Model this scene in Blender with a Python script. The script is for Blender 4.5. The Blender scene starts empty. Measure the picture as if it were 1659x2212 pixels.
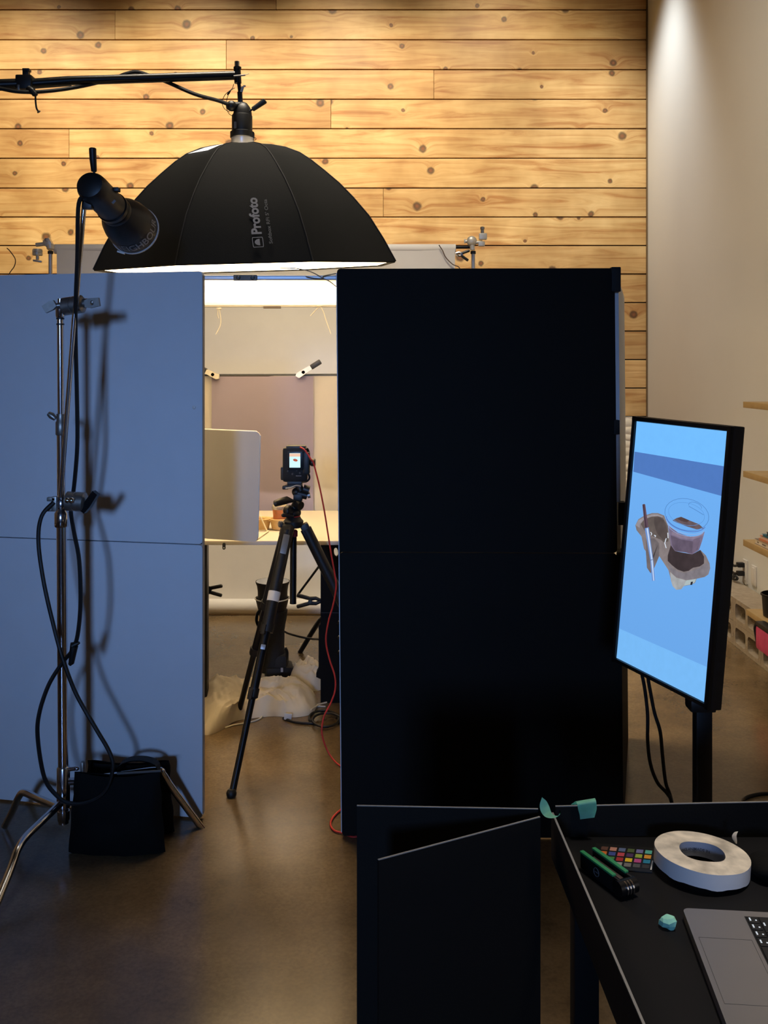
import bpy, bmesh, math, random
from mathutils import Vector, Matrix, noise

# ------------------------------------------------------------------ camera, world, lights, exposure
F = 2100.0; CX = 829.5; HY = 795.0; CZ = 1.68          # focal length in px, principal point, eye height
sc = bpy.context.scene
col = sc.collection
cam_d = bpy.data.cameras.new('camera'); cam = bpy.data.objects.new('camera', cam_d); col.objects.link(cam)
cam_d.sensor_fit = 'VERTICAL'; cam_d.sensor_height = 36.0; cam_d.lens = 36.0 * F / 2212.0
cam_d.shift_y = (HY - 1106.0) / 2212.0
cam_d.clip_start = 0.05
cam.location = (0, 0, CZ); cam.rotation_euler = (math.pi / 2, 0, 0)
sc.camera = cam
sc.view_settings.view_transform = 'Standard'; sc.view_settings.look = 'None'
sc.view_settings.exposure = 0.0; sc.view_settings.gamma = 1.0
sc.view_settings.use_curve_mapping = False
world = bpy.data.worlds.new('world'); sc.world = world; world.use_nodes = True
world.node_tree.nodes['Background'].inputs[0].default_value = (1.0, 0.8, 0.6, 1)
world.node_tree.nodes['Background'].inputs[1].default_value = 0.01

cy = sc.cycles
cy.max_bounces = 7; cy.diffuse_bounces = 4; cy.glossy_bounces = 3; cy.transmission_bounces = 4; cy.transparent_max_bounces = 6
cy.caustics_reflective = False; cy.caustics_refractive = False; cy.use_adaptive_sampling = True; cy.adaptive_threshold = 0.05

def light(name, kind, loc, target, energy, color, **kw):
    d = bpy.data.lights.new(name, kind); d.energy = energy; d.color = color
    for k, v in kw.items(): setattr(d, k, v)
    o = bpy.data.objects.new(name, d); col.objects.link(o); o.location = loc
    o.rotation_euler = (Vector(target) - Vector(loc)).to_track_quat('-Z', 'Y').to_euler()
    return o
WARM = (1.0, 0.86, 0.62)
# ceiling wall-washers in front of the plank wall
for lx, en, tz in ((-3.2, 395, 3.25), (-1.75, 410, 3.3), (-0.4, 410, 3.35), (1.0, 215, 3.7)):
    light('ceiling_wall_washer', 'SPOT', (lx, 6.7, 5.4), (lx, 8.6, tz), en, WARM, spot_size=math.radians(78), spot_blend=1.0, shadow_soft_size=0.12)
# the washer nearest the corner grazes the right wall
light('ceiling_wall_washer', 'SPOT', (1.75, 7.78, 5.4), (2.14, 8.25, 0.8), 250, (0.96, 1.0, 1.0), spot_size=math.radians(78), spot_blend=1.0, shadow_soft_size=0.15)
# added ceiling light, aimed to brighten the back paper and the set floor
light('added_ceiling_fill', 'AREA', (-0.7, 4.7, 5.4), (-0.6, 6.0, 0.0), 33, (1.0, 0.88, 0.70), shape='RECTANGLE', size=1.6, size_y=0.8, spread=math.radians(62))
# added ceiling light to brighten the right wall by the shelves
light('added_ceiling_fill', 'AREA', (0.3, 4.9, 5.4), (1.9, 6.0, 1.2), 34, (1.0, 0.90, 0.74), shape='RECTANGLE', size=1.0, size_y=1.0, spread=math.radians(110))
# weak ceiling light added to brighten the desk top
light('added_desk_fill', 'AREA', (1.1, 1.3, 5.4), (1.0, 1.4, 0), 6.5, (1.0, 0.88, 0.74), shape='RECTANGLE', size=0.6, size_y=0.6, spread=math.radians(40))
# bluish daylight from the window in the wall behind the camera
light('window_daylight', 'AREA', (-0.95, -6.8, 2.75), (-0.75, 3.7, 1.2), 10.5, (0.26, 0.48, 1.0), shape='RECTANGLE', size=0.8, size_y=0.9, spread=math.radians(30))

# ------------------------------------------------------------------ helpers
random.seed(7)
def lin(c):
    return tuple(((v / 255) / 12.92 if v / 255 <= 0.04045 else ((v / 255 + 0.055) / 1.055) ** 2.4) for v in c)
def P(px, py, D): return Vector(((px - CX) * D / F, D, CZ - (py - HY) * D / F))
def PZ(px, py, z):
    D = (CZ - z) * F / (py - HY); return Vector(((px - CX) * D / F, D, z))
MATS = {}
def mat(name, rgb, rough=0.6, metal=0.0, var=0.06, scale=9.0, bump=0.0, bscale=60.0, spec=0.5, emit=None, strength=1.0, sheen=0.0):
    if name in MATS: return MATS[name]
    m = bpy.data.materials.new(name); m.use_nodes = True; nt = m.node_tree; N = nt.nodes; L = nt.links
    b = N['Principled BSDF']; c = lin(rgb)
    tc = N.new('ShaderNodeTexCoord'); nz = N.new('ShaderNodeTexNoise'); nz.inputs['Scale'].default_value = scale; nz.inputs['Detail'].default_value = 4
    L.new(tc.outputs['Object'], nz.inputs['Vector'])
    rp = N.new('ShaderNodeValToRGB'); rp.color_ramp.elements[0].position = 0.3; rp.color_ramp.elements[1].position = 0.7
    rp.color_ramp.elements[0].color = tuple(v * (1 - var) for v in c) + (1,); rp.color_ramp.elements[1].color = tuple(min(1, v * (1 + var)) for v in c) + (1,)
    L.new(nz.outputs['Fac'], rp.inputs['Fac']); L.new(rp.outputs['Color'], b.inputs['Base Color'])
    b.inputs['Roughness'].default_value = rough; b.inputs['Metallic'].default_value = metal
    b.inputs['Specular IOR Level'].default_value = spec
    if sheen: b.inputs['Sheen Weight'].default_value = sheen
    if emit is not None:
        b.inputs['Emission Color'].default_value = lin(emit) + (1,); b.inputs['Emission Strength'].default_value = strength
    if bump:
        n2 = N.new('ShaderNodeTexNoise'); n2.inputs['Scale'].default_value = bscale; n2.inputs['Detail'].default_value = 3
        L.new(tc.outputs['Object'], n2.inputs['Vector'])
        bp = N.new('ShaderNodeBump'); bp.inputs['Strength'].default_value = bump; bp.inputs['Distance'].default_value = 0.01
        L.new(n2.outputs['Fac'], bp.inputs['Height']); L.new(bp.outputs['Normal'], b.inputs['Normal'])
    MATS[name] = m; return m
def emat(name, rgb, strength=1.0):
    return mat(name, (4, 4, 4), 0.35, 0, 0, emit=rgb, strength=strength, spec=0.2)

def basis(w):
    w = Vector(w).normalized(); a = Vector((0, 0, 1)) if abs(w.z) < 0.95 else Vector((1, 0, 0))
    u = a.cross(w).normalized(); return u, w.cross(u), w
def smooth(pts, n=6):
    pts = [Vector(p) for p in pts]; q = [pts[0]] + pts + [pts[-1]]; out = []
    for i in range(1, len(q) - 2):
        p0, p1, p2, p3 = q[i - 1:i + 3]
        for k in range(n):
            t = k / n
            out.append(0.5 * ((2 * p1) + (p2 - p0) * t + (2 * p0 - 5 * p1 + 4 * p2 - p3) * t * t + (3 * p1 - p0 - 3 * p2 + p3) * t ** 3))
    out.append(pts[-1]); return out

class B:
    """one bmesh that collects shapes given in world coordinates"""
    def __init__(s): s.bm = bmesh.new(); s.mi = 0
    def _f(s, vs):
        try: f = s.bm.faces.new(vs); f.material_index = s.mi; return f
        except ValueError: return None
    def box(s, c, size, R=None, bev=0.0):
        c = Vector(c); R = R or Matrix.Identity(3); hx, hy, hz = [v / 2 for v in size]
        vs = [s.bm.verts.new(c + R @ Vector((x * hx, y * hy, z * hz))) for x in (-1, 1) for y in (-1, 1) for z in (-1, 1)]
        fs = [s._f([vs[i] for i in q]) for q in ((0, 1, 3, 2), (4, 6, 7, 5), (0, 4, 5, 1), (2, 3, 7, 6), (0, 2, 6, 4), (1, 5, 7, 3))]
        if bev:
            es = list({e for f in fs for e in f.edges})
            bmesh.ops.bevel(s.bm, geom=es, offset=bev, segments=2, profile=0.6, affect='EDGES', material=s.mi)
        return s
    def ring(s, c, u, v, r, seg, r2=None):
        r2 = r if r2 is None else r2
        return [s.bm.verts.new(c + u * (math.cos(2 * math.pi * k / seg) * r) + v * (math.sin(2 * math.pi * k / seg) * r2)) for k in range(seg)]
    def skin(s, a, b):
        n = len(a)
        for k in range(n): s._f([a[k], a[(k + 1) % n], b[(k + 1) % n], b[k]])
    def tube(s, pts, r, seg=10, cap=True):
        pts = [Vector(p) for p in pts]; n = len(pts); rs = r if isinstance(r, (list, tuple)) else [r] * n
        t = (pts[1] - pts[0]).normalized(); u, v, _ = basis(t); prev = None
        for i in range(n):
            d = (pts[min(i + 1, n - 1)] - pts[max(i - 1, 0)])
            if d.length < 1e-9: continue
            d.normalize()
            u = (u - d * u.dot(d)).normalized(); v = d.cross(u)
            rg = s.ring(pts[i], u, v, rs[i], seg)
            if prev: s.skin(prev, rg)
            elif cap: s._f(rg[::-1])
            prev = rg
        if cap: s._f(prev)
        return s
    def cyl(s, a, b, r, r2=None, seg=20, cap=True): return s.tube([a, b], [r, r if r2 is None else r2], seg, cap)
    def lathe(s, o, axis, prof, seg=32, cap=False, warp=None):
        o = Vector(o); u, v, w = basis(axis); prev = None
        for i, (r, h) in enumerate(prof):
            rg = s.ring(o + w * h, u, v, max(r, 1e-4), seg)
            if prev: s.skin(prev, rg)
            elif cap: s._f(rg[::-1])
            prev = rg
        if cap: s._f(prev)
        return s
    def ball(s, c, r, seg=14, sc_=(1, 1, 1), R=None):
        R = R or Matrix.Identity(3); n = seg // 2; rings = []
        for i in range(n + 1):
            a = math.pi * i / n - math.pi / 2; a = max(min(a, 1.5), -1.5)
            rings.append([s.bm.verts.new(Vector(c) + R @ Vector((math.cos(a) * math.cos(2 * math.pi * k / seg) * r * sc_[0], math.cos(a) * math.sin(2 * math.pi * k / seg) * r * sc_[1], math.sin(a) * r * sc_[2]))) for k in range(seg)])
        s._f(rings[0][::-1])
        for a, b in zip(rings, rings[1:]): s.skin(a, b)
        s._f(rings[-1]); return s
    def plate(s, o, u, v, outer, holes, th):
        """flat outline in (u, v) with holes, extruded by th along u x v"""
        o, u, v = Vector(o), Vector(u), Vector(v); w = u.cross(v).normalized()
        tmp = bmesh.new(); es = []
        for lp in [outer] + list(holes):
            vs = [tmp.verts.new(o + u * a + v * b) for a, b in lp]
            es += [tmp.edges.new((vs[i], vs[(i + 1) % len(vs)])) for i in range(len(vs))]
        bmesh.ops.triangle_fill(tmp, edges=es, use_beauty=True, use_dissolve=False, normal=w)
        g = bmesh.ops.extrude_face_region(tmp, geom=tmp.faces[:])
        bmesh.ops.translate(tmp, verts=[e for e in g['geom'] if isinstance(e, bmesh.types.BMVert)], vec=w * th)
        bmesh.ops.recalc_face_normals(tmp, faces=tmp.faces[:])
        mp = {x: s.bm.verts.new(x.co) for x in tmp.verts}
        for f in tmp.faces: s._f([mp[x] for x in f.verts])
        tmp.free(); return s
    def quad(s, a, b, c, d): s._f([s.bm.verts.new(Vector(p)) for p in (a, b, c, d)]); return s
    def poly(s, pts): s._f([s.bm.verts.new(Vector(p)) for p in pts]); return s

ORG = {}
def mesh_obj(name, me, mats, parent=None, smooth_deg=38):
    for m in (mats if isinstance(mats, (list, tuple)) else [mats]): me.materials.append(m)
    if smooth_deg:
        for p in me.polygons: p.use_smooth = True
        me.set_sharp_from_angle(angle=math.radians(smooth_deg))
    o = bpy.data.objects.new(name, me); col.objects.link(o)
    if parent is not None:
        off = ORG[parent]; ORG[o] = off; o.parent = parent
        me.transform(Matrix.Translation(-off))
    else:
        xs = [v.co for v in me.vertices]
        lo = [min(p[i] for p in xs) for i in range(3)]; hi = [max(p[i] for p in xs) for i in range(3)]
        off = Vector(((lo[0] + hi[0]) / 2, (lo[1] + hi[1]) / 2, lo[2])); ORG[o] = off
        me.transform(Matrix.Translation(-off)); o.location = off
    return o
def obj(name, b, mats, parent=None, smooth_deg=38, fix=True):
    if fix: bmesh.ops.recalc_face_normals(b.bm, faces=b.bm.faces[:])
    me = bpy.data.meshes.new(name); b.bm.to_mesh(me); b.bm.free()
    return mesh_obj(name, me, mats, parent, smooth_deg)
def obj_split(name, b, mats, parent, **k):
    """one object for every connected piece in b"""
    seen, out = set(), []
    b.bm.verts.ensure_lookup_table()
    for v0 in b.bm.verts:
        if v0 in seen: continue
        st, isl = [v0], []
        seen.add(v0)
        while st:
            v = st.pop(); isl.append(v)
            for e in v.link_edges:
                w = e.other_vert(v)
                if w not in seen: seen.add(w); st.append(w)
        nb = B(); mp = {v: nb.bm.verts.new(v.co) for v in isl}; fs = {f for v in isl for f in v.link_faces}
        for f in fs: nb._f([mp[v] for v in f.verts])
        out.append(obj(name, nb, mats, parent, **k))
    b.bm.free(); return out
def tag(o, label, cat, group=None):
    o['label'] = label; o['category'] = cat
    if group: o['group'] = group
    return o
def thing(name, label, cat, loc, group=None):
    o = bpy.data.objects.new(name, None); col.objects.link(o); o.location = Vector(loc); ORG[o] = Vector(loc)
    o.empty_display_size = 0.05
    return tag(o, label, cat, group)
def struct(name, b, mats, parent=None, **k):
    o = obj(name, b, mats, parent, **k)
    if parent is None: o['kind'] = 'structure'
    return o
def text_mesh(txt, size, bold=0.0):
    c = bpy.data.curves.new('lettering', 'FONT'); c.body = txt; c.size = size; c.offset = bold * size; c.extrude = 0; c.resolution_u = 3
    o = bpy.data.objects.new('lettering', c); col.objects.link(o)
    dg = bpy.context.evaluated_depsgraph_get(); e = o.evaluated_get(dg); m = e.to_mesh()
    vs = [v.co.copy() for v in m.vertices]; fs = [list(p.vertices) for p in m.polygons]
    e.to_mesh_clear(); bpy.data.objects.remove(o); bpy.data.curves.remove(c)
    return vs, fs
def text_obj(name, txt, size, fn, m, parent, bold=0.0):
    vs, fs = text_mesh(txt, size, bold); w = max(v.x for v in vs)
    me = bpy.data.meshes.new(name); me.from_pydata([tuple(fn(v.x, v.y, w)) for v in vs], [], fs); me.update()
    return mesh_obj(name, me, m, parent, 0)
def cable(name, pts, r, m, label=None, cat='cable', group=None, parent=None, n=6, seg=8):
    o = obj(name, B().tube(smooth(pts, n), r, seg), m, parent)
    if label: tag(o, label, cat, group)
    return o
def rounded(w, h, r, n=5, ox=0, oy=0):
    out = []
    for cx, cy, a0 in ((w / 2 - r, h / 2 - r, 0), (-w / 2 + r, h / 2 - r, 90), (-w / 2 + r, -h / 2 + r, 180), (w / 2 - r, -h / 2 + r, 270)):
        for k in range(n):
            a = math.radians(a0 + 90 * k / (n - 1)); out.append((ox + cx + math.cos(a) * r, oy + cy + math.sin(a) * r))
    return out
X, Y, Z = Vector((1, 0, 0)), Vector((0, 1, 0)), Vector((0, 0, 1))

# ------------------------------------------------------------------ materials
M_black = mat('black_plastic', (22, 22, 22), 0.45)
M_blackm = mat('black_satin_metal', (20, 20, 21), 0.35, 0.3)
M_foamblack = mat('black_foam_board', (19, 17, 14), 0.8, spec=0.25, bump=0.05, bscale=200)
M_foamwhite = mat('white_foam_board', (226, 228, 230), 0.7, var=0.015, bump=0.02, bscale=120)
M_edge = mat('grey_board_edge', (150, 148, 145), 0.8)
M_tapeblack = mat('black_gaffer_tape', (14, 14, 15), 0.7)
M_fabricblack = mat('black_softbox_fabric', (8, 8, 7), 0.8, bump=0.08, bscale=300, spec=0.2)
M_chrome = mat('polished_chrome', (205, 205, 210), 0.16, 1.0, var=0.03)
M_castmetal = mat('cast_grip_metal', (150, 145, 138), 0.42, 0.85, var=0.12, scale=60)
M_castwhite = mat('pale_grip_metal', (205, 200, 188), 0.45, 0.55, var=0.08, scale=40)
M_rubber = mat('black_rubber_cable', (13, 13, 14), 0.5)
M_red = mat('red_tether_rubber', (205, 52, 46), 0.45)
M_paper = mat('white_seamless_paper', (222, 216, 206), 0.85, var=0.02)
M_mauve = mat('mauve_paper', (178, 168, 188), 0.85, var=0.03, scale=3)
M_alu = mat('brushed_aluminium', (178, 180, 184), 0.4, 0.6)
M_cord = mat('white_cord', (226, 216, 196), 0.8)
M_wall = mat('painted_wall', (223, 224, 221), 0.85, var=0.015, scale=2)
M_ceiling = mat('dark_ceiling', (70, 62, 55), 0.9)
M_white = mat('white_plastic', (225, 222, 215), 0.5)
M_tan = mat('light_oak', (178, 150, 102), 0.55, var=0.1, scale=14)
M_green = mat('mint_paper_tape', (160, 232, 206), 0.75, var=0.08, scale=60)
M_print = mat('grey_print', (120, 118, 120), 0.7)
M_desk = mat('dark_laminate', (22, 22, 25), 0.7, var=0.06, spec=0.2)
M_silver = mat('anodised_laptop', (150, 147, 148), 0.42, 0.6, var=0.02)

def wood_wall_material():
    m = bpy.data.materials.new('knotty_pine'); m.use_nodes = True; nt = m.node_tree; N = nt.nodes; L = nt.links; b = N['Principled BSDF']
    def nd(t, **k):
        n = N.new(t)
        for a, v in k.items(): setattr(n, a, v)
        return n
    def mth(op, a, b_=None, clamp=False):
        n = nd('ShaderNodeMath', operation=op, use_clamp=clamp)
        for i, v in enumerate((a, b_)):
            if v is None: continue
            if isinstance(v, (int, float)): n.inputs[i].default_value = v
            else: L.new(v, n.inputs[i])
        return n.outputs[0]
    tc = nd('ShaderNodeTexCoord'); oi = nd('ShaderNodeObjectInfo'); sp = nd('ShaderNodeSeparateXYZ'); L.new(tc.outputs['Object'], sp.inputs[0])
    rx = mth('MULTIPLY', oi.outputs['Random'], 61.0); ry = mth('MULTIPLY', oi.outputs['Random'], 137.0)
    x = mth('ADD', sp.outputs['X'], rx); z = mth('ADD', sp.outputs['Z'], ry)
    kv = nd('ShaderNodeCombineXYZ'); L.new(x, kv.inputs[0]); L.new(z, kv.inputs[1])
    vo = nd('ShaderNodeTexVoronoi', voronoi_dimensions='2D'); vo.inputs['Scale'].default_value = 2.3; L.new(kv.outputs[0], vo.inputs['Vector'])
    nk = nd('ShaderNodeTexNoise', noise_dimensions='2D'); nk.inputs['Scale'].default_value = 26; L.new(kv.outputs[0], nk.inputs['Vector'])
    d0 = mth('ADD', vo.outputs['Distance'], mth('MULTIPLY', mth('SUBTRACT', nk.outputs['Fac'], 0.5), 0.035))
    cs = nd('ShaderNodeSeparateColor'); L.new(vo.outputs['Color'], cs.inputs[0])
    size = mth('ADD', 0.025, mth('MULTIPLY', cs.outputs['Red'], 0.055))
    dn = mth('DIVIDE', d0, size)                                   # 1 = knot edge
    halo = mth('SUBTRACT', 1.0, mth('DIVIDE', dn, 4.5), True)
    # grain bends round the knots
    gz = mth('ADD', mth('MULTIPLY', z, 15.0), mth('MULTIPLY', mth('POWER', halo, 2.0), 1.3))
    gv = nd('ShaderNodeCombineXYZ'); L.new(mth('MULTIPLY', x, 1.1), gv.inputs[0]); L.new(gz, gv.inputs[1])
    g1 = nd('ShaderNodeTexNoise', noise_dimensions='2D'); g1.inputs['Scale'].default_value = 1.0; g1.inputs['Detail'].default_value = 7; g1.inputs['Roughness'].default_value = 0.6; g1.inputs['Distortion'].default_value = 0.9
    L.new(gv.outputs[0], g1.inputs['Vector'])
    g2 = nd('ShaderNodeTexNoise', noise_dimensions='2D'); g2.inputs['Scale'].default_value = 2.6; g2.inputs['Detail'].default_value = 3; L.new(kv.outputs[0], g2.inputs['Vector'])
    r1 = nd('ShaderNodeValToRGB'); e = r1.color_ramp.elements
    e[0].position = 0.26; e[0].color = lin((186, 132, 74)) + (1,); e[1].position = 0.70; e[1].color = lin((233, 201, 142)) + (1,)
    k = r1.color_ramp.elements.new(0.48); k.color = lin((219, 181, 121)) + (1,)
    L.new(g1.outputs['Fac'], r1.inputs['Fac'])
    mx = nd('ShaderNodeMixRGB', blend_type='MULTIPLY'); mx.inputs[0].default_value = 1
    r2 = nd('ShaderNodeValToRGB'); e = r2.color_ramp.elements; e[0].position = 0.3; e[0].color = (0.80, 0.73, 0.65, 1); e[1].position = 0.72; e[1].color = (1.10, 1.10, 1.12, 1)
    L.new(g2.outputs['Fac'], r2.inputs['Fac']); L.new(r1.outputs[0], mx.inputs[1]); L.new(r2.outputs[0], mx.inputs[2])
    pl = nd('ShaderNodeMixRGB', blend_type='MULTIPLY'); pl.inputs[0].default_value = 1
    r3 = nd('ShaderNodeValToRGB'); e = r3.color_ramp.elements; e[0].color = (0.74, 0.67, 0.60, 1); e[1].color = (1.08, 1.06, 1.04, 1)
    L.new(oi.outputs['Random'], r3.inputs['Fac']); L.new(mx.outputs[0], pl.inputs[1]); L.new(r3.outputs[0], pl.inputs[2])
    kr = nd('ShaderNodeValToRGB'); e = kr.color_ramp.elements
    e[0].position = 0.0; e[0].color = (1, 1, 1, 1); e[1].position = 0.32; e[1].color = (0, 0, 0, 1)
    k = kr.color_ramp.elements.new(0.2); k.color = (0.8, 0.8, 0.8, 1)
    L.new(mth('MULTIPLY', dn, 0.22), kr.inputs['Fac'])
    kc = nd('ShaderNodeValToRGB'); e = kc.color_ramp.elements; e[0].position = 0.1; e[0].color = lin((140, 80, 44)) + (1,); e[1].position = 0.8; e[1].color = lin((48, 22, 12)) + (1,)
    L.new(dn, kc.inputs['Fac'])
    fin = nd('ShaderNodeMixRGB'); L.new(mth('MULTIPLY', kr.outputs[0], 0.95), fin.inputs[0]); L.new(pl.outputs[0], fin.inputs[1]); L.new(kc.outputs[0], fin.inputs[2])
    L.new(fin.outputs[0], b.inputs['Base Color']); b.inputs['Roughness'].default_value = 0.5
    bp = nd('ShaderNodeBump'); bp.inputs['Strength'].default_value = 0.12; bp.inputs['Distance'].default_value = 0.004
    L.new(g1.outputs['Fac'], bp.inputs['Height']); L.new(bp.outputs[0], b.inputs['Normal'])
    return m
M_pine = wood_wall_material()

def floor_material():
    m = bpy.data.materials.new('polished_concrete'); m.use_nodes = True; nt = m.node_tree; N = nt.nodes; L = nt.links; b = N['Principled BSDF']
    tc = N.new('ShaderNodeTexCoord')
    a = N.new('ShaderNodeTexNoise'); a.inputs['Scale'].default_value = 1.7; a.inputs['Detail'].default_value = 7; a.inputs['Roughness'].default_value = 0.6; L.new(tc.outputs['Object'], a.inputs['Vector'])
    s = N.new('ShaderNodeTexNoise'); s.inputs['Scale'].default_value = 95; s.inputs['Detail'].default_value = 5; L.new(tc.outputs['Object'], s.inputs['Vector'])
    r = N.new('ShaderNodeValToRGB'); e = r.color_ramp.elements; e[0].position = 0.32; e[0].color = lin((82, 67, 48)) + (1,); e[1].position = 0.70; e[1].color = lin((140, 117, 85)) + (1,)
    L.new(a.outputs['Fac'], r.inputs['Fac'])
    r2 = N.new('ShaderNodeValToRGB'); e = r2.color_ramp.elements; e[0].position = 0.35; e[0].color = (0.86, 0.86, 0.86, 1); e[1].position = 0.65; e[1].color = (1.08, 1.08, 1.08, 1); L.new(s.outputs['Fac'], r2.inputs['Fac'])
    mx = N.new('ShaderNodeMixRGB'); mx.blend_type = 'MULTIPLY'; mx.inputs[0].default_value = 1; L.new(r.outputs[0], mx.inputs[1]); L.new(r2.outputs[0], mx.inputs[2])
    L.new(mx.outputs[0], b.inputs['Base Color'])
    rr = N.new('ShaderNodeMapRange'); rr.inputs[3].default_value = 0.15; rr.inputs[4].default_value = 0.28; L.new(a.outputs['Fac'], rr.inputs[0]); L.new(rr.outputs[0], b.inputs['Roughness'])
    bp = N.new('ShaderNodeBump'); bp.inputs['Strength'].default_value = 0.05; bp.inputs['Distance'].default_value = 0.003; L.new(s.outputs['Fac'], bp.inputs['Height']); L.new(bp.outputs[0], b.inputs['Normal'])
    return m
M_floor = floor_material()

def scrim_material(name='scrim_silk', transp=0.20, tint=(250, 238, 212), trans=0.75):
    m = bpy.data.materials.new(name); m.use_nodes = True; nt = m.node_tree; N = nt.nodes; L = nt.links
    for n in list(N):
        if n.type == 'BSDF_PRINCIPLED': N.remove(n)
    tl = N.new('ShaderNodeBsdfTranslucent'); tl.inputs[0].default_value = lin(tint) + (1,)
    df = N.new('ShaderNodeBsdfDiffuse'); df.inputs[0].default_value = lin(tint) + (1,)
    tr = N.new('ShaderNodeBsdfTransparent'); m1 = N.new('ShaderNodeMixShader'); m1.inputs[0].default_value = trans
    L.new(df.outputs[0], m1.inputs[1]); L.new(tl.outputs[0], m1.inputs[2])
    nz = N.new('ShaderNodeTexNoise'); nz.inputs['Scale'].default_value = 300
    mr = N.new('ShaderNodeMapRange'); mr.inputs[3].default_value = transp * 0.7; mr.inputs[4].default_value = transp * 1.3; L.new(nz.outputs[0], mr.inputs[0])
    m2 = N.new('ShaderNodeMixShader'); L.new(mr.outputs[0], m2.inputs[0]); L.new(m1.outputs[0], m2.inputs[1]); L.new(tr.outputs[0], m2.inputs[2])
    L.new(m2.outputs[0], N['Material Output'].inputs['Surface'])
    return m
M_scrim = scrim_material()

# ------------------------------------------------------------------ room
XW, YW, XL, YB, ZC = 2.34, 8.64, -4.4, -7.0, 5.5
struct('floor', B().box(((XL + XW) / 2, (YB + YW) / 2, -0.05), (XW - XL + 0.4, YW - YB + 0.4, 0.1)), M_floor)
struct('ceiling', B().box(((XL + XW) / 2, (YB + YW) / 2, ZC + 0.05), (XW - XL + 0.4, YW - YB + 0.4, 0.1)), M_ceiling)
struct('wall_right', B().box((XW + 0.06, (YB + YW) / 2, ZC / 2), (0.12, YW - YB, ZC)), M_wall)
struct('wall_left', B().box((XL - 0.06, (YB + YW) / 2, ZC / 2), (0.12, YW - YB, ZC)), M_wall)
struct('wall_front', B().box(((XL + XW) / 2, YB - 0.06, ZC / 2), (XW - XL + 0.24, 0.12, ZC)), M_wall)
wb = struct('wall_back', B().box(((XL + XW) / 2, YW + 0.07, ZC / 2), (XW - XL + 0.24, 0.1, ZC)), mat('dark_batten', (18, 11, 7), 0.95))
wb['label'] = 'wall clad in knotty pine boards behind the studio set'
# window behind the photographer
wn = struct('window_1', B().box((-0.95, YB + 0.02, 2.75), (0.95, 0.04, 1.05), bev=0.01), M_white)
struct('pane', B().box((-0.95, YB + 0.045, 2.75), (0.80, 0.01, 0.90)), emat('daylight_pane', (120, 165, 255), 1.5), wn)
# pine boards: seam heights read off the photograph
lines = [22.5, 87, 151.5, 215.5, 279, 342.7, 407, 469.5, 531, 592.5, 654, 715.5, 777, 838.5]
while lines[0] > -140: lines.insert(0, lines[0] - 64.5)
while lines[-1] < 1190: lines.append(lines[-1] + 61.5)
SW = F / YW
zs = [CZ + (HY - y) / SW for y in lines]
zs[0] = min(zs[0], ZC); zs[-1] = 0.0
joints = {-42: [597], 22.5: [249], 87: [489], 151.5: [937], 215.5: [715], 279: [150], 342.7: [560], 407: [828], 469.5: [380], 531: [690], 592.5: [230, 1260]}
for i in range(len(zs) - 1):
    zt, zb = zs[i] - 0.004, zs[i + 1] + 0.006
    js = joints.get(lines[i], [random.randint(-100, 1150)])
    xs = [XL] + sorted((p - CX) / SW for p in js) + [XW - 0.012]
    for a, c in zip(xs, xs[1:]):
        cx_, cz_ = (a + c) / 2, (zt + zb) / 2
        bb = B().box((0, 0, 0), (c - a - 0.003, 0.03, zt - zb), bev=0.0025)
        me = bpy.data.meshes.new('plank'); bb.bm.to_mesh(me); bb.bm.free(); me.materials.append(M_pine)
        o = bpy.data.objects.new('plank', me); col.objects.link(o); o.parent = wb
        o.location = Vector((cx_, YW + 0.004 - random.random() * 0.004, cz_)) - ORG[wb]
# slim shadow-gap trim in the corner
struct('trim_1', B().box((XW - 0.006, YW - 0.005, ZC / 2), (0.012, 0.03, ZC)), mat('corner_trim', (120, 96, 66), 0.7))

# ------------------------------------------------------------------ V-flats
def flat_panel(name, a, b, z0, z1, th, m, parent, lean=0.0, back=None, lean_ref=0.0):
    """board from floor point a to b (xy), between z0 and z1, rounded corners, lean = dx per m height"""
    a, b = Vector((a[0], a[1], 0)), Vector((b[0], b[1], 0)); u = (b - a); w = u.length; u.normalize()
    up = (Z + X * lean).normalized()
    nrm = u.cross(up)
    bb = B().plate(a + X * lean * lean_ref - nrm * 0, u, up, [(x + w / 2, y + (z1 - z0) / 2 + z0) for x, y in rounded(w, z1 - z0, 0.012, 4)], [], th)
    return obj(name, bb, m, parent)
D1 = 3.475
wf = thing('white_foam_flat', 'tall white foam V-flat lit blue behind the chrome light stand', 'v-flat', (-1.17, 3.7, 0))
WR, WL = Vector((-0.675, 3.61, 0)), Vector((-1.672, 3.806, 0))
# (outline runs right to left so the thickness goes backwards)
flat_panel('lower_panel', WL, WR, 0.008, 1.022, -0.02, M_foamwhite, wf)
flat_panel('upper_panel', WL, WR, 1.026, 2.04, -0.02, M_foamwhite, wf)
flat_panel('wing_panel', WL + Vector((0.0, 0.03, 0)), WL + Vector((-0.08, 0.98, 0)), 0.008, 2.04, 0.02, M_foamblack, wf)
u_ = (WR - WL).normalized(); n_ = Vector((-u_.y, u_.x, 0))
obj('edge_strip', B().box(WR + n_ * 0.010 + u_ * 0.0005 + Z * 1.024, (0.003, 0.019, 2.0), Matrix((u_, n_, Z)).transposed()), M_edge, wf)
obj('seam_light_stop', B().box((WR + WL) / 2 + n_ * 0.022 + Z * 1.024, (1.0, 0.003, 0.05), Matrix((u_, n_, Z)).transposed()), M_tapeblack, wf)  # backing strip added to stop light leaking through the panel seam
obj('dent', B().ball(P(419, 880, 3.612) - Y * 0.002, 0.006, 10, (1, 0.35, 1.2)), M_white, wf)

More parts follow.
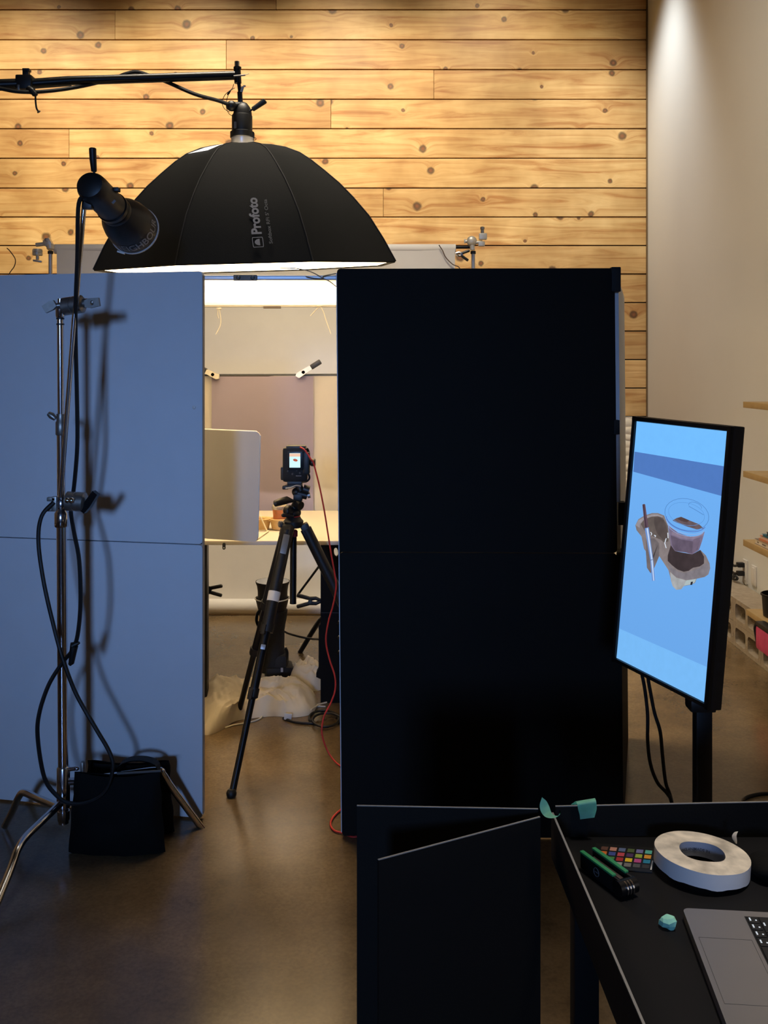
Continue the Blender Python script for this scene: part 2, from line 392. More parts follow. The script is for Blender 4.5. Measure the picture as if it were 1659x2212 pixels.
bf = thing('black_foam_flat', 'large black foam V-flat standing in the middle of the studio', 'v-flat', (0.33, D1, 0))
BL, BR = Vector((-0.150, D1, 0)), Vector((0.838, D1 - 0.02, 0)); LEAN = -0.009
flat_panel('lower_panel', BL, BR, 0.008, 1.02, -0.02, M_foamblack, bf, LEAN)
flat_panel('upper_panel', BL, BR, 1.023, 2.035, -0.02, M_foamblack, bf, LEAN)
obj('edge_strip', B().box((BL.x - 0.011, D1 + 0.010, 1.02), (0.003, 0.019, 2.0), Matrix.Rotation(LEAN, 3, 'Y')), M_foamwhite, bf)
WE = BR + Vector((0.255, 0.96, 0))
wing_w = flat_panel('wing_upper_panel', BR + Vector((0.004, 0.03, 0)), WE, 1.03, 2.0, 0.016, [M_foamwhite], bf, LEAN)
flat_panel('wing_lower_panel', BR + Vector((0.004, 0.03, 0)), WE, 0.008, 1.02, 0.016, M_foamblack, bf, LEAN)
tp = B(); tp.box((BR.x - 0.014, D1 - 0.010, 1.995), (0.034, 0.034, 0.088), bev=0.004); tp.box((BR.x - 0.012, D1 + 0.004, 1.47), (0.02, 0.06, 0.05)); tp.box((BR.x + 0.012, D1 + 0.014, 1.16), (0.03, 0.05, 0.08))
obj_split('corner_tape', tp, M_tapeblack, bf)

# ------------------------------------------------------------------ chrome stand with the key light (left foreground)
DC = 3.387
cst = thing('chrome_light_stand', 'chrome light stand with turtle base in front of the white V-flat', 'light stand', P(137, 1837, DC))
def cx_at(y): return 130 + 7 * (y - 650) / 1120
def PC(y, dx=0, D=DC): return P(cx_at(y) + dx, y, D)
obj('column', B().cyl(PC(1778), PC(1120), 0.0175, seg=24), M_chrome, cst)
r_ = B(); r_.cyl(PC(1122), PC(905), 0.0145, seg=20)
obj('middle_riser', r_, M_chrome, cst)
obj('top_riser', B().cyl(PC(905), PC(672), 0.0112, seg=20), M_chrome, cst)
c_ = B(); c_.lathe(PC(1138), Z, [(0.0225, 0), (0.0245, 0.004), (0.0245, 0.048), (0.019, 0.056), (0.0165, 0.07)], 24, True); obj('locking_collar', c_, M_chrome, cst)
c_ = B(); c_.lathe(PC(940), Z, [(0.0165, 0), (0.0185, 0.003), (0.0185, 0.045), (0.015, 0.05), (0.0155, 0.074)], 24, True)
c_.tube([PC(905, -12), PC(898, -20), PC(893, -27)], [0.008, 0.012, 0.008], 10); obj('locking_collar', c_, M_castmetal, cst)
bn = B()
for y in (938, 690, 702, 1092): bn.lathe(PC(y), Z, [(0.0175 if y > 900 else 0.0135, 0), (0.0175 if y > 900 else 0.0135, 0.005)], 20, True)
obj_split('rubber_band', bn, M_black, cst)
obj('top_spigot', B().lathe(PC(690), Z, [(0.010, 0), (0.016, 0.012), (0.0165, 0.045), (0.009, 0.05), (0.009, 0.072)], 20, True), M_chrome, cst)
# legs (folding turtle base: each leg bends down to the floor)
def leg(pts, r=0.0127):
    o = obj('leg', B().tube(smooth(pts, 6), r, 14), M_chrome, cst); return o
leg([PC(1690), P(250, 1676, 3.44), P(338, 1664, 3.485), P(352, 1672, 3.49), P(370, 1700, 3.505), P(437, 1795, 3.555) + Z * 0.008])
leg([PC(1748), P(80, 1724, 3.47), P(52, 1712, 3.50), P(40, 1722, 3.51), P(28, 1750, 3.53), P(10, 1790, 3.547) + Z * 0.008])
leg([PC(1730), P(95, 1770, 3.28), P(58, 1806, 3.20), P(38, 1836, 3.14), P(20, 1885, 3.07), P(-40, 2035, 2.862) + Z * 0.008])
fb = B(); fb.cyl(P(434, 1791, 3.553), P(440, 1800, 3.558) + Z * 0.006, 0.0142, seg=14); obj('rubber_foot', fb, mat('brown_rubber', (96, 50, 30), 0.6), cst)
bs = B()
bs.lathe(PC(1745), Z, [(0.02, 0), (0.0225, 0.003), (0.0225, 0.14), (0.0195, 0.145)], 24, True); bs.cyl(PC(1690, 10), PC(1688, 46), 0.0105, seg=14)
bs.lathe(PC(1776), Z, [(0.016, 0), (0.021, 0.01), (0.021, 0.04)], 20, True)
bs.cyl(PC(1662, 10), PC(1660, 26), 0.0075, seg=12); bs.ball(PC(1660, 30), 0.008); obj('base_hub', bs, M_chrome, cst)
obj('base_knob', B().box(PC(1658, 42), (0.011, 0.02, 0.042), bev=0.003), M_castmetal, cst)
# grip heads: drum + plates + T handles
def drum(name, a, b, r, parent, m=M_castmetal):
    a, b = Vector(a), Vector(b); L_ = (b - a).length
    return obj(name, B().lathe(a, b - a, [(r * 0.7, 0), (r, 0.004), (r, L_ * 0.42), (r * 0.94, L_ * 0.44), (r * 0.94, L_ * 0.5), (r, L_ * 0.52), (r, L_ - 0.006), (r * 0.72, L_)], 28, True), m, parent)
def wing(name, a, b, w, th, parent, m=M_castmetal, hole=True, up=Z):
    a, b = Vector(a), Vector(b); d = (b - a); L_ = d.length; d.normalize(); v = (Vector(up) - d * d.dot(Vector(up))).normalized()
    out = [(0, -w * 0.36), (L_ * 0.35, -w * 0.5), (L_, -w * 0.42), (L_, w * 0.42), (L_ * 0.35, w * 0.5), (0, w * 0.36)]
    hs = [[(L_ * 0.52 + math.cos(k * 0.785) * w * 0.2, math.sin(k * 0.785) * w * 0.27) for k in range(8)]] if hole else []
    n = d.cross(v).normalized()
    return obj(name, B().plate(a - n * th / 2, d, v, out, hs, th), m, parent)
DG = 3.345
gh = thing('grip_clamp', 'steel grip head at the top of the chrome light stand', 'grip head', P(155, 690, DG), 'grip heads on the chrome light stand')
drum('drum', P(136, 663, DG + 0.01), P(181, 656, DG), 0.031, gh)
obj('hinge_bolt', B().lathe(P(178, 656, DG), P(222, 650, DG) - P(178, 656, DG), [(0.014, 0), (0.017, 0.01), (0.013, 0.04)], 16, True), M_castmetal, gh)
wing('wing_handle', P(184, 657, DG - 0.018), P(215, 652, DG - 0.022), 0.034, 0.014, gh)
kb = B(); kb.cyl(P(136, 659, DG + 0.01), P(116, 661, DG + 0.005), 0.009, seg=12); obj('knob_shaft', kb, M_castmetal, gh)
wing('knob', P(120, 655, DG), P(96, 669, DG), 0.032, 0.018, gh, hole=False)
gl = thing('grip_clamp', 'lower steel grip head clamped halfway up the chrome light stand', 'grip head', P(150, 1105, DG), 'grip heads on the chrome light stand')
drum('drum', P(143, 1082, DG + 0.005), P(186, 1085, DG), 0.0335, gl)
obj('collar', B().lathe(PC(1098), Z, [(0.02, 0), (0.021, 0.004), (0.021, 0.03), (0.018, 0.034)], 20, True), M_chrome, gl)
nb = B(); nb.ball(P(146, 1081, DG - 0.03), 0.010); nb.ball(P(155, 1081, DG - 0.034), 0.011); obj('bolt', nb, M_chrome, gl)
wing('wing_handle', P(180, 1105, DG - 0.01), P(208, 1064, DG - 0.02), 0.026, 0.022, gl, M_blackm, hole=False)
kb = B(); kb.box(P(112, 1078, DG), (0.03, 0.02, 0.014), bev=0.003); kb.box(P(112, 1100, DG), (0.03, 0.018, 0.014), bev=0.003); kb.box(P(118, 1088, DG), (0.018, 0.02, 0.05), bev=0.003); obj_split('clamp_jaw', kb, M_castmetal, gl)
# gobo arm
arm = obj('grip_extension_rod', B().tube([P(131, 1075, 3.33), P(160, 690, 3.305), P(166, 640, 3.303), P(182, 438, 3.29)], 0.0083, 14), M_chrome)
tag(arm, 'slim chrome arm rising diagonally from the light stand to the key light', 'arm')

# key light head
KO = P(206, 412, 3.28); KA = Vector((0.12, 0.965, -0.235)).normalized()
kl = thing('key_strobe', 'black studio strobe with bell reflector on the chrome stand', 'strobe light', KO)
obj('body', B().lathe(KO - KA * 0.055, KA, [(0.028, 0), (0.044, 0.006), (0.05, 0.022), (0.052, 0.05), (0.052, 0.19), (0.048, 0.195)], 36, True), M_black, kl)
obj('locking_ring', B().lathe(KO + KA * 0.135, KA, [(0.05, 0), (0.056, 0.004), (0.056, 0.022), (0.052, 0.026), (0.055, 0.03), (0.055, 0.05)], 36), M_blackm, kl)
RF = [(0.052, 0.0), (0.058, 0.010), (0.066, 0.03), (0.079, 0.062), (0.087, 0.098), (0.0905, 0.14), (0.0915, 0.176)]
RO = KO + KA * 0.18
kr_ = obj('reflector', B().lathe(RO, KA, RF, 48), M_black, kl)
obj('reflector_rim', B().lathe(RO, KA, [(0.0915, 0.174), (0.0945, 0.176), (0.0945, 0.182), (0.089, 0.184), (0.085, 0.16), (0.06, 0.06)], 48), mat('worn_white_rim', (196, 196, 198), 0.4), kr_)
obj('lamp', B().lathe(RO, KA, [(0.001, 0.10), (0.04, 0.10), (0.046, 0.085)], 24), emat('modelling_lamp', (255, 226, 180), 0.6), kr_)
uu, vv, ww = basis(KA)
def bell(ang, h, lift=0.0012):
    for (r0, h0), (r1, h1) in zip(RF, RF[1:]):
        if h0 <= h <= h1: r = r0 + (r1 - r0) * (h - h0) / (h1 - h0); break
    else: r = RF[-1][0]
    return RO + KA * h + (uu * math.cos(ang) + vv * math.sin(ang)) * (r + lift)
# the lettering runs round the bell just behind its rim, centred on the side that faces the camera (down, right)
fd = Vector((0.50, 0.0, -0.72)); fd -= KA * fd.dot(KA); fd.normalize(); A0 = math.atan2(fd.dot(vv), fd.dot(uu))
sgn = 1.0 if (uu * -math.sin(A0) + vv * math.cos(A0)).dot(Vector((1, 0, 0.6))) > 0 else -1.0
text_obj('lettering', 'NEIGHBOUR', 0.036, lambda x, y, w: bell(A0 + sgn * (x * 1.05 - w * 1.05 / 2) / 0.09, 0.150 - y * 1.5, 0.002), mat('pale_print', (150, 148, 146), 0.6), kr_, 0.02)
tb = B(); tb.box(RO + KA * 0.18 + Vector((-0.045, -0.02, -0.085)), (0.028, 0.01, 0.006), Matrix.Rotation(0.3, 3, 'Y')); obj('tape_tab', tb, M_white, kr_)
hb = B(); hb.cyl(P(205, 396, 3.27), P(203, 368, 3.265), 0.0042, seg=10); obj('handle_rod', hb, M_blackm, kl)
obj('tilt_handle', B().tube([P(203, 371, 3.265), P(203, 369, 3.265), P(201, 345, 3.26), P(200, 321, 3.255), P(200, 319.5, 3.255)], [0.008, 0.0095, 0.0115, 0.0122, 0.009], 18), M_black, kl)
mb = B(); mb.box(P(190, 438, 3.285), (0.034, 0.034, 0.045), bev=0.005); mb.ball(P(184, 412, 3.26), 0.022); mb.cyl(P(176, 414, 3.25), P(190, 408, 3.26), 0.02, seg=18); mb.box(P(190, 393, 3.26), (0.03, 0.02, 0.012), bev=0.003); mb.box(P(252, 410, 3.33), (0.02, 0.03, 0.014), bev=0.003)
obj_split('mount', mb, M_black, kl)
tg = B(); q0 = KO + KA * 0.08 + (uu * math.cos(A0) + vv * math.sin(A0)) * 0
obj('badge', B().box(P(246, 436, 3.245), (0.014, 0.002, 0.008), Matrix.Rotation(-0.8, 3, 'Y')), M_print, kl)
# key light power cable: down the arm, loops round the stand
ck = [P(177, 425, 3.25), P(169, 450, 3.25), P(167, 560, 3.27), P(164, 640, 3.29), P(163, 720, 3.315), P(166, 850, 3.335), P(167, 960, 3.34), P(160, 1050, 3.36), P(153, 1100, 3.37),
      P(160, 1150, 3.34), P(171, 1210, 3.32), P(174, 1300, 3.31), P(168, 1370, 3.31), P(156, 1405, 3.32), P(136, 1430, 3.335), P(105, 1480, 3.335), P(84, 1545, 3.33), P(82, 1600, 3.33), P(96, 1680, 3.33), P(122, 1718, 3.33),
      P(150, 1735, 3.33), P(190, 1732, 3.335), P(226, 1710, 3.34), P(243, 1665, 3.34), P(238, 1628, 3.34), P(205, 1570, 3.335), P(165, 1500, 3.33), P(138, 1430, 3.32), P(118, 1360, 3.32), P(95, 1260, 3.32), P(83, 1170, 3.32), P(90, 1115, 3.32), P(116, 1085, 3.33)]
cable('power_cable', ck, 0.0072, M_rubber, 'black power cable looping down around the chrome light stand', 'cable')
pg = B(); pg.tube([P(172, 1388, 3.305), P(157, 1394, 3.305), P(160, 1396, 3.305), P(154, 1432, 3.305), P(150, 1436, 3.305)], [0.004, 0.012, 0.014, 0.010, 0.006], 12)
tag(obj('cable_plug', pg, M_rubber), 'black cable connector in the looped cable beside the chrome column', 'plug')

# sandbag on the base
sbg = thing('sandbag', 'black sandbag slumped over the chrome stand base', 'sandbag', P(255, 1815, 3.47))
def pouch(name, off, seedv, top):
    g = B(); nx, nz = 18, 14; gr = {}
    W_, T_ = 0.30, 0.055
    for side in (0, 1):
        for i in range(nx + 1):
            for j in range(nz + 1):
                u, v = i / nx, j / nz
                z = 0.004 + (top - 0.004 - 0.014 * math.sin(u * 3.1)) * v
                w = W_ * (1.12 - 0.14 * v)
                bulge = T_ * (math.sin(math.pi * min(1, max(0, u))) ** 0.35) * (math.sin(math.pi * (0.08 + 0.88 * v) ** 0.75) ** 0.6)
                nzv = noise.noise(Vector((u * 4 + seedv, v * 4, side * 3))) * 0.010
                x = -0.925 + (u - 0.5) * w + 0.006 * noise.noise(Vector((v * 5, seedv, 1)))
                y = 3.43 + off + (-1 if side == 0 else 1) * (bulge * 0.8 + (nzv if 0 < u < 1 else 0))
                gr[side, i, j] = g.bm.verts.new((x, y, z))
    for side in (0, 1):
        for i in range(nx):
            for j in range(nz): g._f([gr[side, i, j], gr[side, i + 1, j], gr[side, i + 1, j + 1], gr[side, i, j + 1]])
    bmesh.ops.remove_doubles(g.bm, verts=g.bm.verts[:], dist=0.004)
    return obj(name, g, M_fabricblack, sbg, 60)
pouch('pouch', -0.062, 1.0, 0.282); pouch('pouch', 0.085, 5.0, 0.262)
hs = B()
for k, (pp, qq) in enumerate(zip(*(lambda s: (s, s[1:]))(smooth([P(255, 1664, 3.47), P(262, 1650, 3.47), P(285, 1641, 3.47), P(315, 1641, 3.47), P(338, 1650, 3.47), P(346, 1665, 3.475)], 5)))):
    hs.quad(pp - Y * 0.022, qq - Y * 0.022, qq + Y * 0.022, pp + Y * 0.022); hs.quad(pp - Y * 0.022 + Z * .004, qq - Y * 0.022 + Z * .004, qq + Y * 0.022 + Z * .004, pp + Y * 0.022 + Z * .004)
obj('handle_strap', hs, M_tapeblack, sbg)
zs_ = B(); zs_.box(P(300, 1668, 3.34), (0.15, 0.004, 0.006), Matrix.Rotation(-0.06, 3, 'Y')); obj('seam_binding', zs_, mat('grey_binding', (90, 88, 86), 0.6), sbg)

# ------------------------------------------------------------------ overhead softbox, strobe, boom
SD = 4.75; SS = F / SD
def PS(px, py, dD=0): return P(px, py, SD + dD)
ST, SBm = PS(526, 313, -0.045), PS(537, 577)
AX = (ST - SBm); SH = AX.length; AX.normalize()
SU = (X - AX * AX.dot(X)).normalized(); SV = AX.cross(SU)
SR = 0.745
prof = [(0.0, 1.0), (0.18, 0.925), (0.367, 0.835), (0.52, 0.735), (0.64, 0.645), (0.746, 0.55), (0.84, 0.46), (0.905, 0.385), (0.955, 0.29), (0.985, 0.19), (1.0, 0.085)]
sb = thing('octagonal_softbox', 'large black octagonal softbox hanging above the set', 'softbox', SBm)
TH0 = math.radians(29); FP = []
def so(t, rr, ang, lift=0.0): return SBm + AX * (SH * t) + (SU * math.cos(ang) + SV * math.sin(ang)) * (SR * rr + lift)
def panel_pt(k, s, t, rr, lift=0.0):
    a0, a1 = TH0 + k * math.pi / 4, TH0 + (k + 1) * math.pi / 4
    p = so(t, rr, a0, lift).lerp(so(t, rr, a1, lift), s)
    mid = (a0 + a1) / 2
    sag = -0.012 * math.sin(math.pi * s) * math.sin(math.pi * min(1, t * 1.1)) * rr            # fabric pulls in between the ribs
    return p + (SU * math.cos(mid) + SV * math.sin(mid)) * sag
for k in range(8):
    g = B(); rows = []
    for (t, rr) in prof: rows.append([g.bm.verts.new(panel_pt(k, s / 6, t, rr)) for s in range(7)])
    for a, b in zip(rows, rows[1:]):
        for i in range(6): g._f([a[i], a[i + 1], b[i + 1], b[i]])
    FP.append(obj('fabric_panel', g, M_fabricblack, sb, 30, fix=False))
    obj('rib_seam', B().tube([so(t, rr, TH0 + k * math.pi / 4, 0.001) for t, rr in prof], 0.0035, 6), M_tapeblack, FP[-1])
# black lip and glowing diffuser
g = B(); o1, o2, o3 = ([], [], [])
for k in range(8):
    a = TH0 + k * math.pi / 4
    o1.append(g.bm.verts.new(so(0, 1.0, a))); o2.append(g.bm.verts.new(so(-0.012, 0.995, a))); o3.append(g.bm.verts.new(so(-0.004, 0.965, a)))
g.skin(o1, o2); g.skin(o2, o3); obj('rim_lip', g, M_fabricblack, sb)
g = B(); cen = SBm + AX * (SH * 0.0); pr = None
for q in (0.966, 0.5, 0.02):
    rg = [g.bm.verts.new(so(0.0 - 0.02 * (1 - q), q, TH0 + k * math.pi / 4)) for k in range(8)]
    if pr: g.skin(pr, rg)
    pr = rg
g._f(pr); obj('front_diffuser', g, emat('softbox_diffuser', (255, 226, 180), 11.0), sb, 0)
# open vent flap near the top: light on the white lining is put in as a glow
vk = 4
g = B(); rr_ = [(0.905, 0.385), (0.93, 0.335), (0.955, 0.285), (0.975, 0.22)]
vk = min(range(8), key=lambda k: (panel_pt(k, 0.5, 0.93, 0.34) - PS(452, 326, -0.2)).length)
rows = [[g.bm.verts.new(panel_pt(vk, 0.08 + (0.62) * s / 3 + 0.06 * i, t, rr, 0.006)) for s in range(4)] for i, (t, rr) in enumerate(rr_)]
for a, b in zip(rows, rows[1:]):
    for i in range(3): g._f([a[i], a[i + 1], b[i + 1], b[i]])
obj('vent_window', g, emat('white_lining_glow', (255, 250, 240), 1.6), FP[vk], 30)
# lettering and logo on the near panel
nk = min(range(8), key=lambda k: (panel_pt(k, 0.5, 0.3, 0.87) - PS(560, 480, -0.6)).length)
def near_pt(px, py, lift=0.004):
    """point on the near fabric panel seen at a pixel"""
    d = P(px, py, 1.0) - Vector((0, 0, CZ)); best = None
    for i in range(61):
        for s in range(25):
            t = i / 60; 
            for (t0, r0), (t1, r1) in zip(prof, prof[1:]):
                if t0 <= t <= t1: rr = r0 + (r1 - r0) * (t - t0) / max(1e-6, t1 - t0); break
            q = panel_pt(nk, s / 24, t, rr); dd = (Vector((CX + q.x * F / q.y, HY - (q.z - CZ) * F / q.y)) - Vector((px, py))).length
            if best is None or dd < best[0]: best = (dd, q)
    q = best[1]; d.normalize(); return d * ((q - Vector((0, 0, CZ))).length - lift) + Vector((0, 0, CZ))
c00, c10, c01 = near_pt(565.5, 507), near_pt(555, 427.5), near_pt(544, 508)   # start of word, end of word, cap height
ub, ue = (c10 - c00), (c01 - c00)
vs_, _f = text_mesh('Profoto', 1.0); wid = max(v.x for v in vs_)
def on_logo(x, y): return c00 + ub * x + ue * y
text_obj('lettering', 'Profoto', 1.0, lambda x, y, w: on_logo(x / w, y / 0.73) - Y * 0.012, M_print, FP[nk], 0.035)
text_obj('lettering', "Softbox RFi 5' Octa", 1.0, lambda x, y, w: on_logo(-0.26 + 1.2 * x / w, -1.0 + 0.36 * y / 0.73) - Y * 0.012, mat('dim_print', (78, 77, 78), 0.7), FP[nk], 0.02)
lg = B()
def lp(x, y): return on_logo(x, y) - Y * 0.012
fo, fi = rounded(0.27, 1.1, 0.07, 4, -0.20, 0.45), rounded(0.235, 0.96, 0.05, 4, -0.20, 0.45)
for i in range(len(fo)): lg.quad(lp(*fo[i]), lp(*fo[(i + 1) % len(fo)]), lp(*fi[(i + 1) % len(fi)]), lp(*fi[i]))
lg.poly([lp(-0.20 + 0.085 * math.cos(math.pi * k / 10), 0.25 + 0.52 * math.sin(math.pi * k / 10)) for k in range(11)])
obj('logo', lg, M_print, FP[nk], 0, fix=False)

# strobe on top of the softbox
os_ = thing('overhead_strobe', 'black strobe head mounted upright on top of the softbox', 'strobe light', PS(525, 312))
obj('speed_ring', B().lathe(PS(524, 314), Z, [(0.054, 0), (0.056, 0.004), (0.056, 0.034), (0.05, 0.036)], 32, True), mat('satin_grey_ring', (180, 182, 186), 0.35, 0.5), os_)
obj('body', B().lathe(PS(523, 299), Z, [(0.055, 0), (0.058, 0.003), (0.058, 0.03), (0.05, 0.034), (0.05, 0.108), (0.047, 0.115)], 36, True), M_black, os_)
hb = B(); hb.lathe(PS(524, 250), Z, [(0.046, 0), (0.044, 0.02), (0.036, 0.042), (0.022, 0.06), (0.01, 0.066)], 28, True); obj('tail_cap', hb, M_black, os_)
cb = B(); cb.box(PS(547, 293), (0.012, 0.03, 0.03), bev=0.003); cb.tube(smooth([PS(548, 296, -.01), PS(552, 298, -.01), PS(553, 301, -.01), PS(549, 303, -.01), PS(547, 299, -.01)], 4), 0.0015, 6); obj('latch', cb, M_blackm, os_)
kb = B(); kb.ball(PS(500, 229, -0.03), 0.026); kb.cyl(PS(500, 229, -0.03), PS(522, 229, 0), 0.02); obj('tilt_knob', kb, M_black, os_)
hb = B(); hb.cyl(PS(533, 243, -.02), PS(546, 236, -.02), 0.005, seg=10); obj('handle_rod', hb, M_blackm, os_)
obj('tilt_handle', B().tube([PS(545, 236.5, -.02), PS(546, 236, -.02), PS(558, 228, -.02), PS(572, 218, -.02), PS(573, 217, -.02)], [0.008, 0.0115, 0.0125, 0.0145, 0.011], 16), M_black, os_)
gb = B(); gb.box(PS(508, 270, -0.052), (0.012, 0.004, 0.032)); obj('badge', gb, mat('badge_grey', (60, 58, 56), 0.5), os_)
# boom with its stud
bm_ = thing('lighting_boom', 'thick black boom arm reaching in from the left above the softbox', 'boom', Vector((-2.45, 4.4, 0)))
obj('inner_tube', B().cyl(P(150, 174.5, 4.57), PS(507, 163), 0.0215, seg=24), M_blackm, bm_)
obj('outer_tube', B().cyl(P(-240, 192, 4.38), P(72, 181, 4.53), 0.0262, seg=24), M_blackm, bm_)
obj('mid_tube', B().cyl(P(70, 181, 4.53), P(153, 175, 4.57), 0.0235, seg=24), M_blackm, bm_)
jb = B(); jb.box(P(55, 180, 4.52), (0.075, 0.066, 0.068), bev=0.01); jb.box(P(57, 160, 4.52), (0.028, 0.03, 0.03), bev=0.004); jb.box(P(58, 152, 4.52), (0.032, 0.034, 0.012), bev=0.003); obj('boom_clamp', jb, M_black, bm_)
kb = B(); kb.tube(smooth([P(62, 192, 4.48), P(70, 198, 4.47), P(76, 206, 4.47), P(77, 220, 4.47), P(79, 234, 4.47), P(84, 242, 4.47)], 5), [0.016] * 6 + [0.013] * 5 + [0.0042] * 13 + [0.008, 0.009][:2], 10); obj('clamp_lever', kb, M_black, bm_)
jb = B(); jb.box(P(40, 190, 4.49), (0.012, 0.01, 0.03), bev=0.003); obj('clamp_pin', jb, M_castmetal, bm_)
eb = B(); eb.cyl(PS(514, 180), PS(512, 146), 0.0175, seg=20); eb.cyl(PS(513, 150), PS(513, 145), 0.019, seg=20); obj('end_socket', eb, M_blackm, bm_)
obj('stud', B().cyl(PS(512, 147), PS(512, 133), 0.0125, seg=16), M_chrome, bm_)
eb = B(); eb.cyl(PS(516, 180), PS(519, 205), 0.009, seg=14); eb.cyl(PS(518, 199), PS(520, 236), 0.0125, seg=14); eb.box(PS(519, 213), (0.02, 0.024, 0.05), bev=0.004); obj('spigot', eb, M_blackm, bm_)
wb2 = B(); wb2.cyl(PS(505, 164.5, -.02), PS(530, 162, -.02), 0.0045, seg=8); wb2.cyl(PS(530, 162, -.02), PS(538, 159, -.02), 0.0015, seg=6); wb2.box(PS(523, 193, -.02), (0.012, 0.008, 0.028), Matrix.Rotation(0.3, 3, 'Y')); wb2.box(PS(528, 186, -.02), (0.012, 0.006, 0.007)); obj_split('lock_pin', wb2, M_castmetal, bm_)
# the boom's own stand, left of the picture
st_ = B(); st_.cyl((-2.35, 4.37, 0.02), (-2.35, 4.37, 3.02), 0.022, seg=18)
for a in (0.4, 2.5, 4.6): st_.cyl((-2.35, 4.37, 0.55), (-2.35 + 0.55 * math.cos(a), 4.37 + 0.55 * math.sin(a), 0.015), 0.014, seg=10)
obj('stand', st_, M_blackm, bm_)
cable('boom_cable', [P(-160, 150, 4.36), P(-60, 178, 4.40), P(0, 191, 4.44), P(40, 198, 4.45), P(90, 198, 4.49), P(150, 191, 4.55), P(205, 180, 4.60), P(250, 168, 4.67), P(272, 159.5, 4.68), P(296, 155.5, 4.69), P(325, 164, 4.70), P(360, 177, 4.70), P(420, 203, 4.66), P(470, 217, 4.69), P(497, 227, 4.71)], 0.0092, M_rubber, 'black cable running along the boom to the overhead strobe', 'cable')
for i, pts in enumerate(([PS(505, 181, -.02), PS(501, 192, -.02), PS(486, 205, -.02), PS(480, 222, -.02), PS(485, 235, -.02), PS(496, 242, -.02)], [PS(507, 190, -.03), PS(497, 197, -.03), PS(490, 215, -.03), PS(489, 232, -.03), PS(495, 246, -.03), PS(505, 251, -.03)])):
    cable('thin_wire', pts, 0.0016, M_rubber, ['outer thin black wire loop beside the boom spigot', 'inner thin black wire loop beside the boom spigot'][i], 'wire', n=5, seg=6)
tag(obj('wire_tag', B().tube([PS(499, 194, -.025), PS(494, 201, -.025), PS(491, 205, -.025)], [0.002, 0.006, 0.003], 8), M_rubber), 'small black tag on the wire loop beside the boom', 'tag')

# ------------------------------------------------------------------ scrim
ZS = 2.055; SX0, SX1, SY0, SY1 = -1.62, 0.32, 4.04, 5.83
scr = thing('overhead_scrim', 'white diffusion scrim in a metal frame below the softbox', 'scrim', ((SX0 + SX1) / 2, (SY0 + SY1) / 2, 0))
R90 = Matrix.Identity(3)
obj('front_rail', B().box(((SX0 + SX1) / 2, SY0, ZS), (SX1 - SX0, 0.025, 0.019), bev=0.003), M_alu, scr)
obj('rear_rail', B().box(((SX0 + SX1) / 2, SY1, ZS), (SX1 - SX0, 0.025, 0.02), bev=0.003), mat('cream_enamel', (214, 206, 188), 0.5), scr)
for x in (SX0, SX1): obj('side_rail', B().box((x, (SY0 + SY1) / 2, ZS), (0.02, SY1 - SY0, 0.02), bev=0.003), M_alu, scr)
jb = B(); jb.box(P(530, 600, SY0 - 0.016), (0.098, 0.012, 0.024), bev=0.003); jp_ = obj('joiner_plate', jb, mat('grey_joiner', (96, 98, 98), 0.5), scr)
for px in (515, 546): obj('joiner_knob', B().lathe(P(px, 600, SY0 - 0.020), -Y, [(0.009, 0), (0.009, 0.004), (0.006, 0.007)], 14, True), M_black, jp_)
jb = B(); jb.box(P(588, 664, SY1 - 0.014), (0.105, 0.01, 0.014), bev=0.002); obj('rear_joiner_plate', jb, mat('taupe_joiner', (112, 98, 88), 0.6), scr)
g = B(); n = 16; gr = {}
for i in range(n + 1):
    for j in range(n + 1):
        u, v = i / n, j / n
        gr[i, j] = g.bm.verts.new((SX0 + (SX1 - SX0) * u, SY0 + (SY1 - SY0) * v, ZS + 0.002 - 0.02 * math.sin(math.pi * u) * math.sin(math.pi * v)))
for i in range(n):
    for j in range(n): g._f([gr[i, j], gr[i + 1, j], gr[i + 1, j + 1], gr[i, j + 1]])
obj('silk', g, M_scrim, scr)
for pts in ([(471, 668), (470, 680), (472, 688)], [(474, 668), (477, 690), (475, 706), (466, 722)], [(690, 662), (680, 672), (671, 682)], [(692, 662), (699, 675), (706, 697), (715, 721)]):
    obj('tie_cord', B().tube(smooth([P(a, b, SY1 - 0.02) for a, b in pts], 5), 0.0032, 6), M_cord, scr)
kn = B(); kn.ball(P(690, 661, SY1 - 0.02), 0.012, 10, (1.4, 0.6, 0.7)); kn.ball(P(473, 667, SY1 - 0.02), 0.012, 10, (1.4, 0.6, 0.7)); obj_split('tie_knot', kn, M_cord, scr)
for pts in ([(605, 579), (640, 580), (668, 586), (686, 594), (697, 601), (712, 608), (726, 619)], [(660, 597), (678, 601), (695, 602), (700, 596), (720, 592), (732, 590)]):
    obj('dangling_string', B().tube(smooth([P(a, b, SY0 - 0.03) for a, b in pts], 5), 0.0022, 6), mat('grey_string', (120, 116, 108), 0.8), scr)
sp_ = B()
for x in (SX0, SX1):
    sp_.cyl((x + (0.06 if x < 0 else -0.02), SY0 + 0.3, 0.01), (x, SY0 + 0.3, ZS), 0.013, seg=12); sp_.cyl((x, SY1 - 0.3, 0.01), (x, SY1 - 0.3, ZS), 0.013, seg=12)
obj_split('support_post', sp_, M_alu, scr)

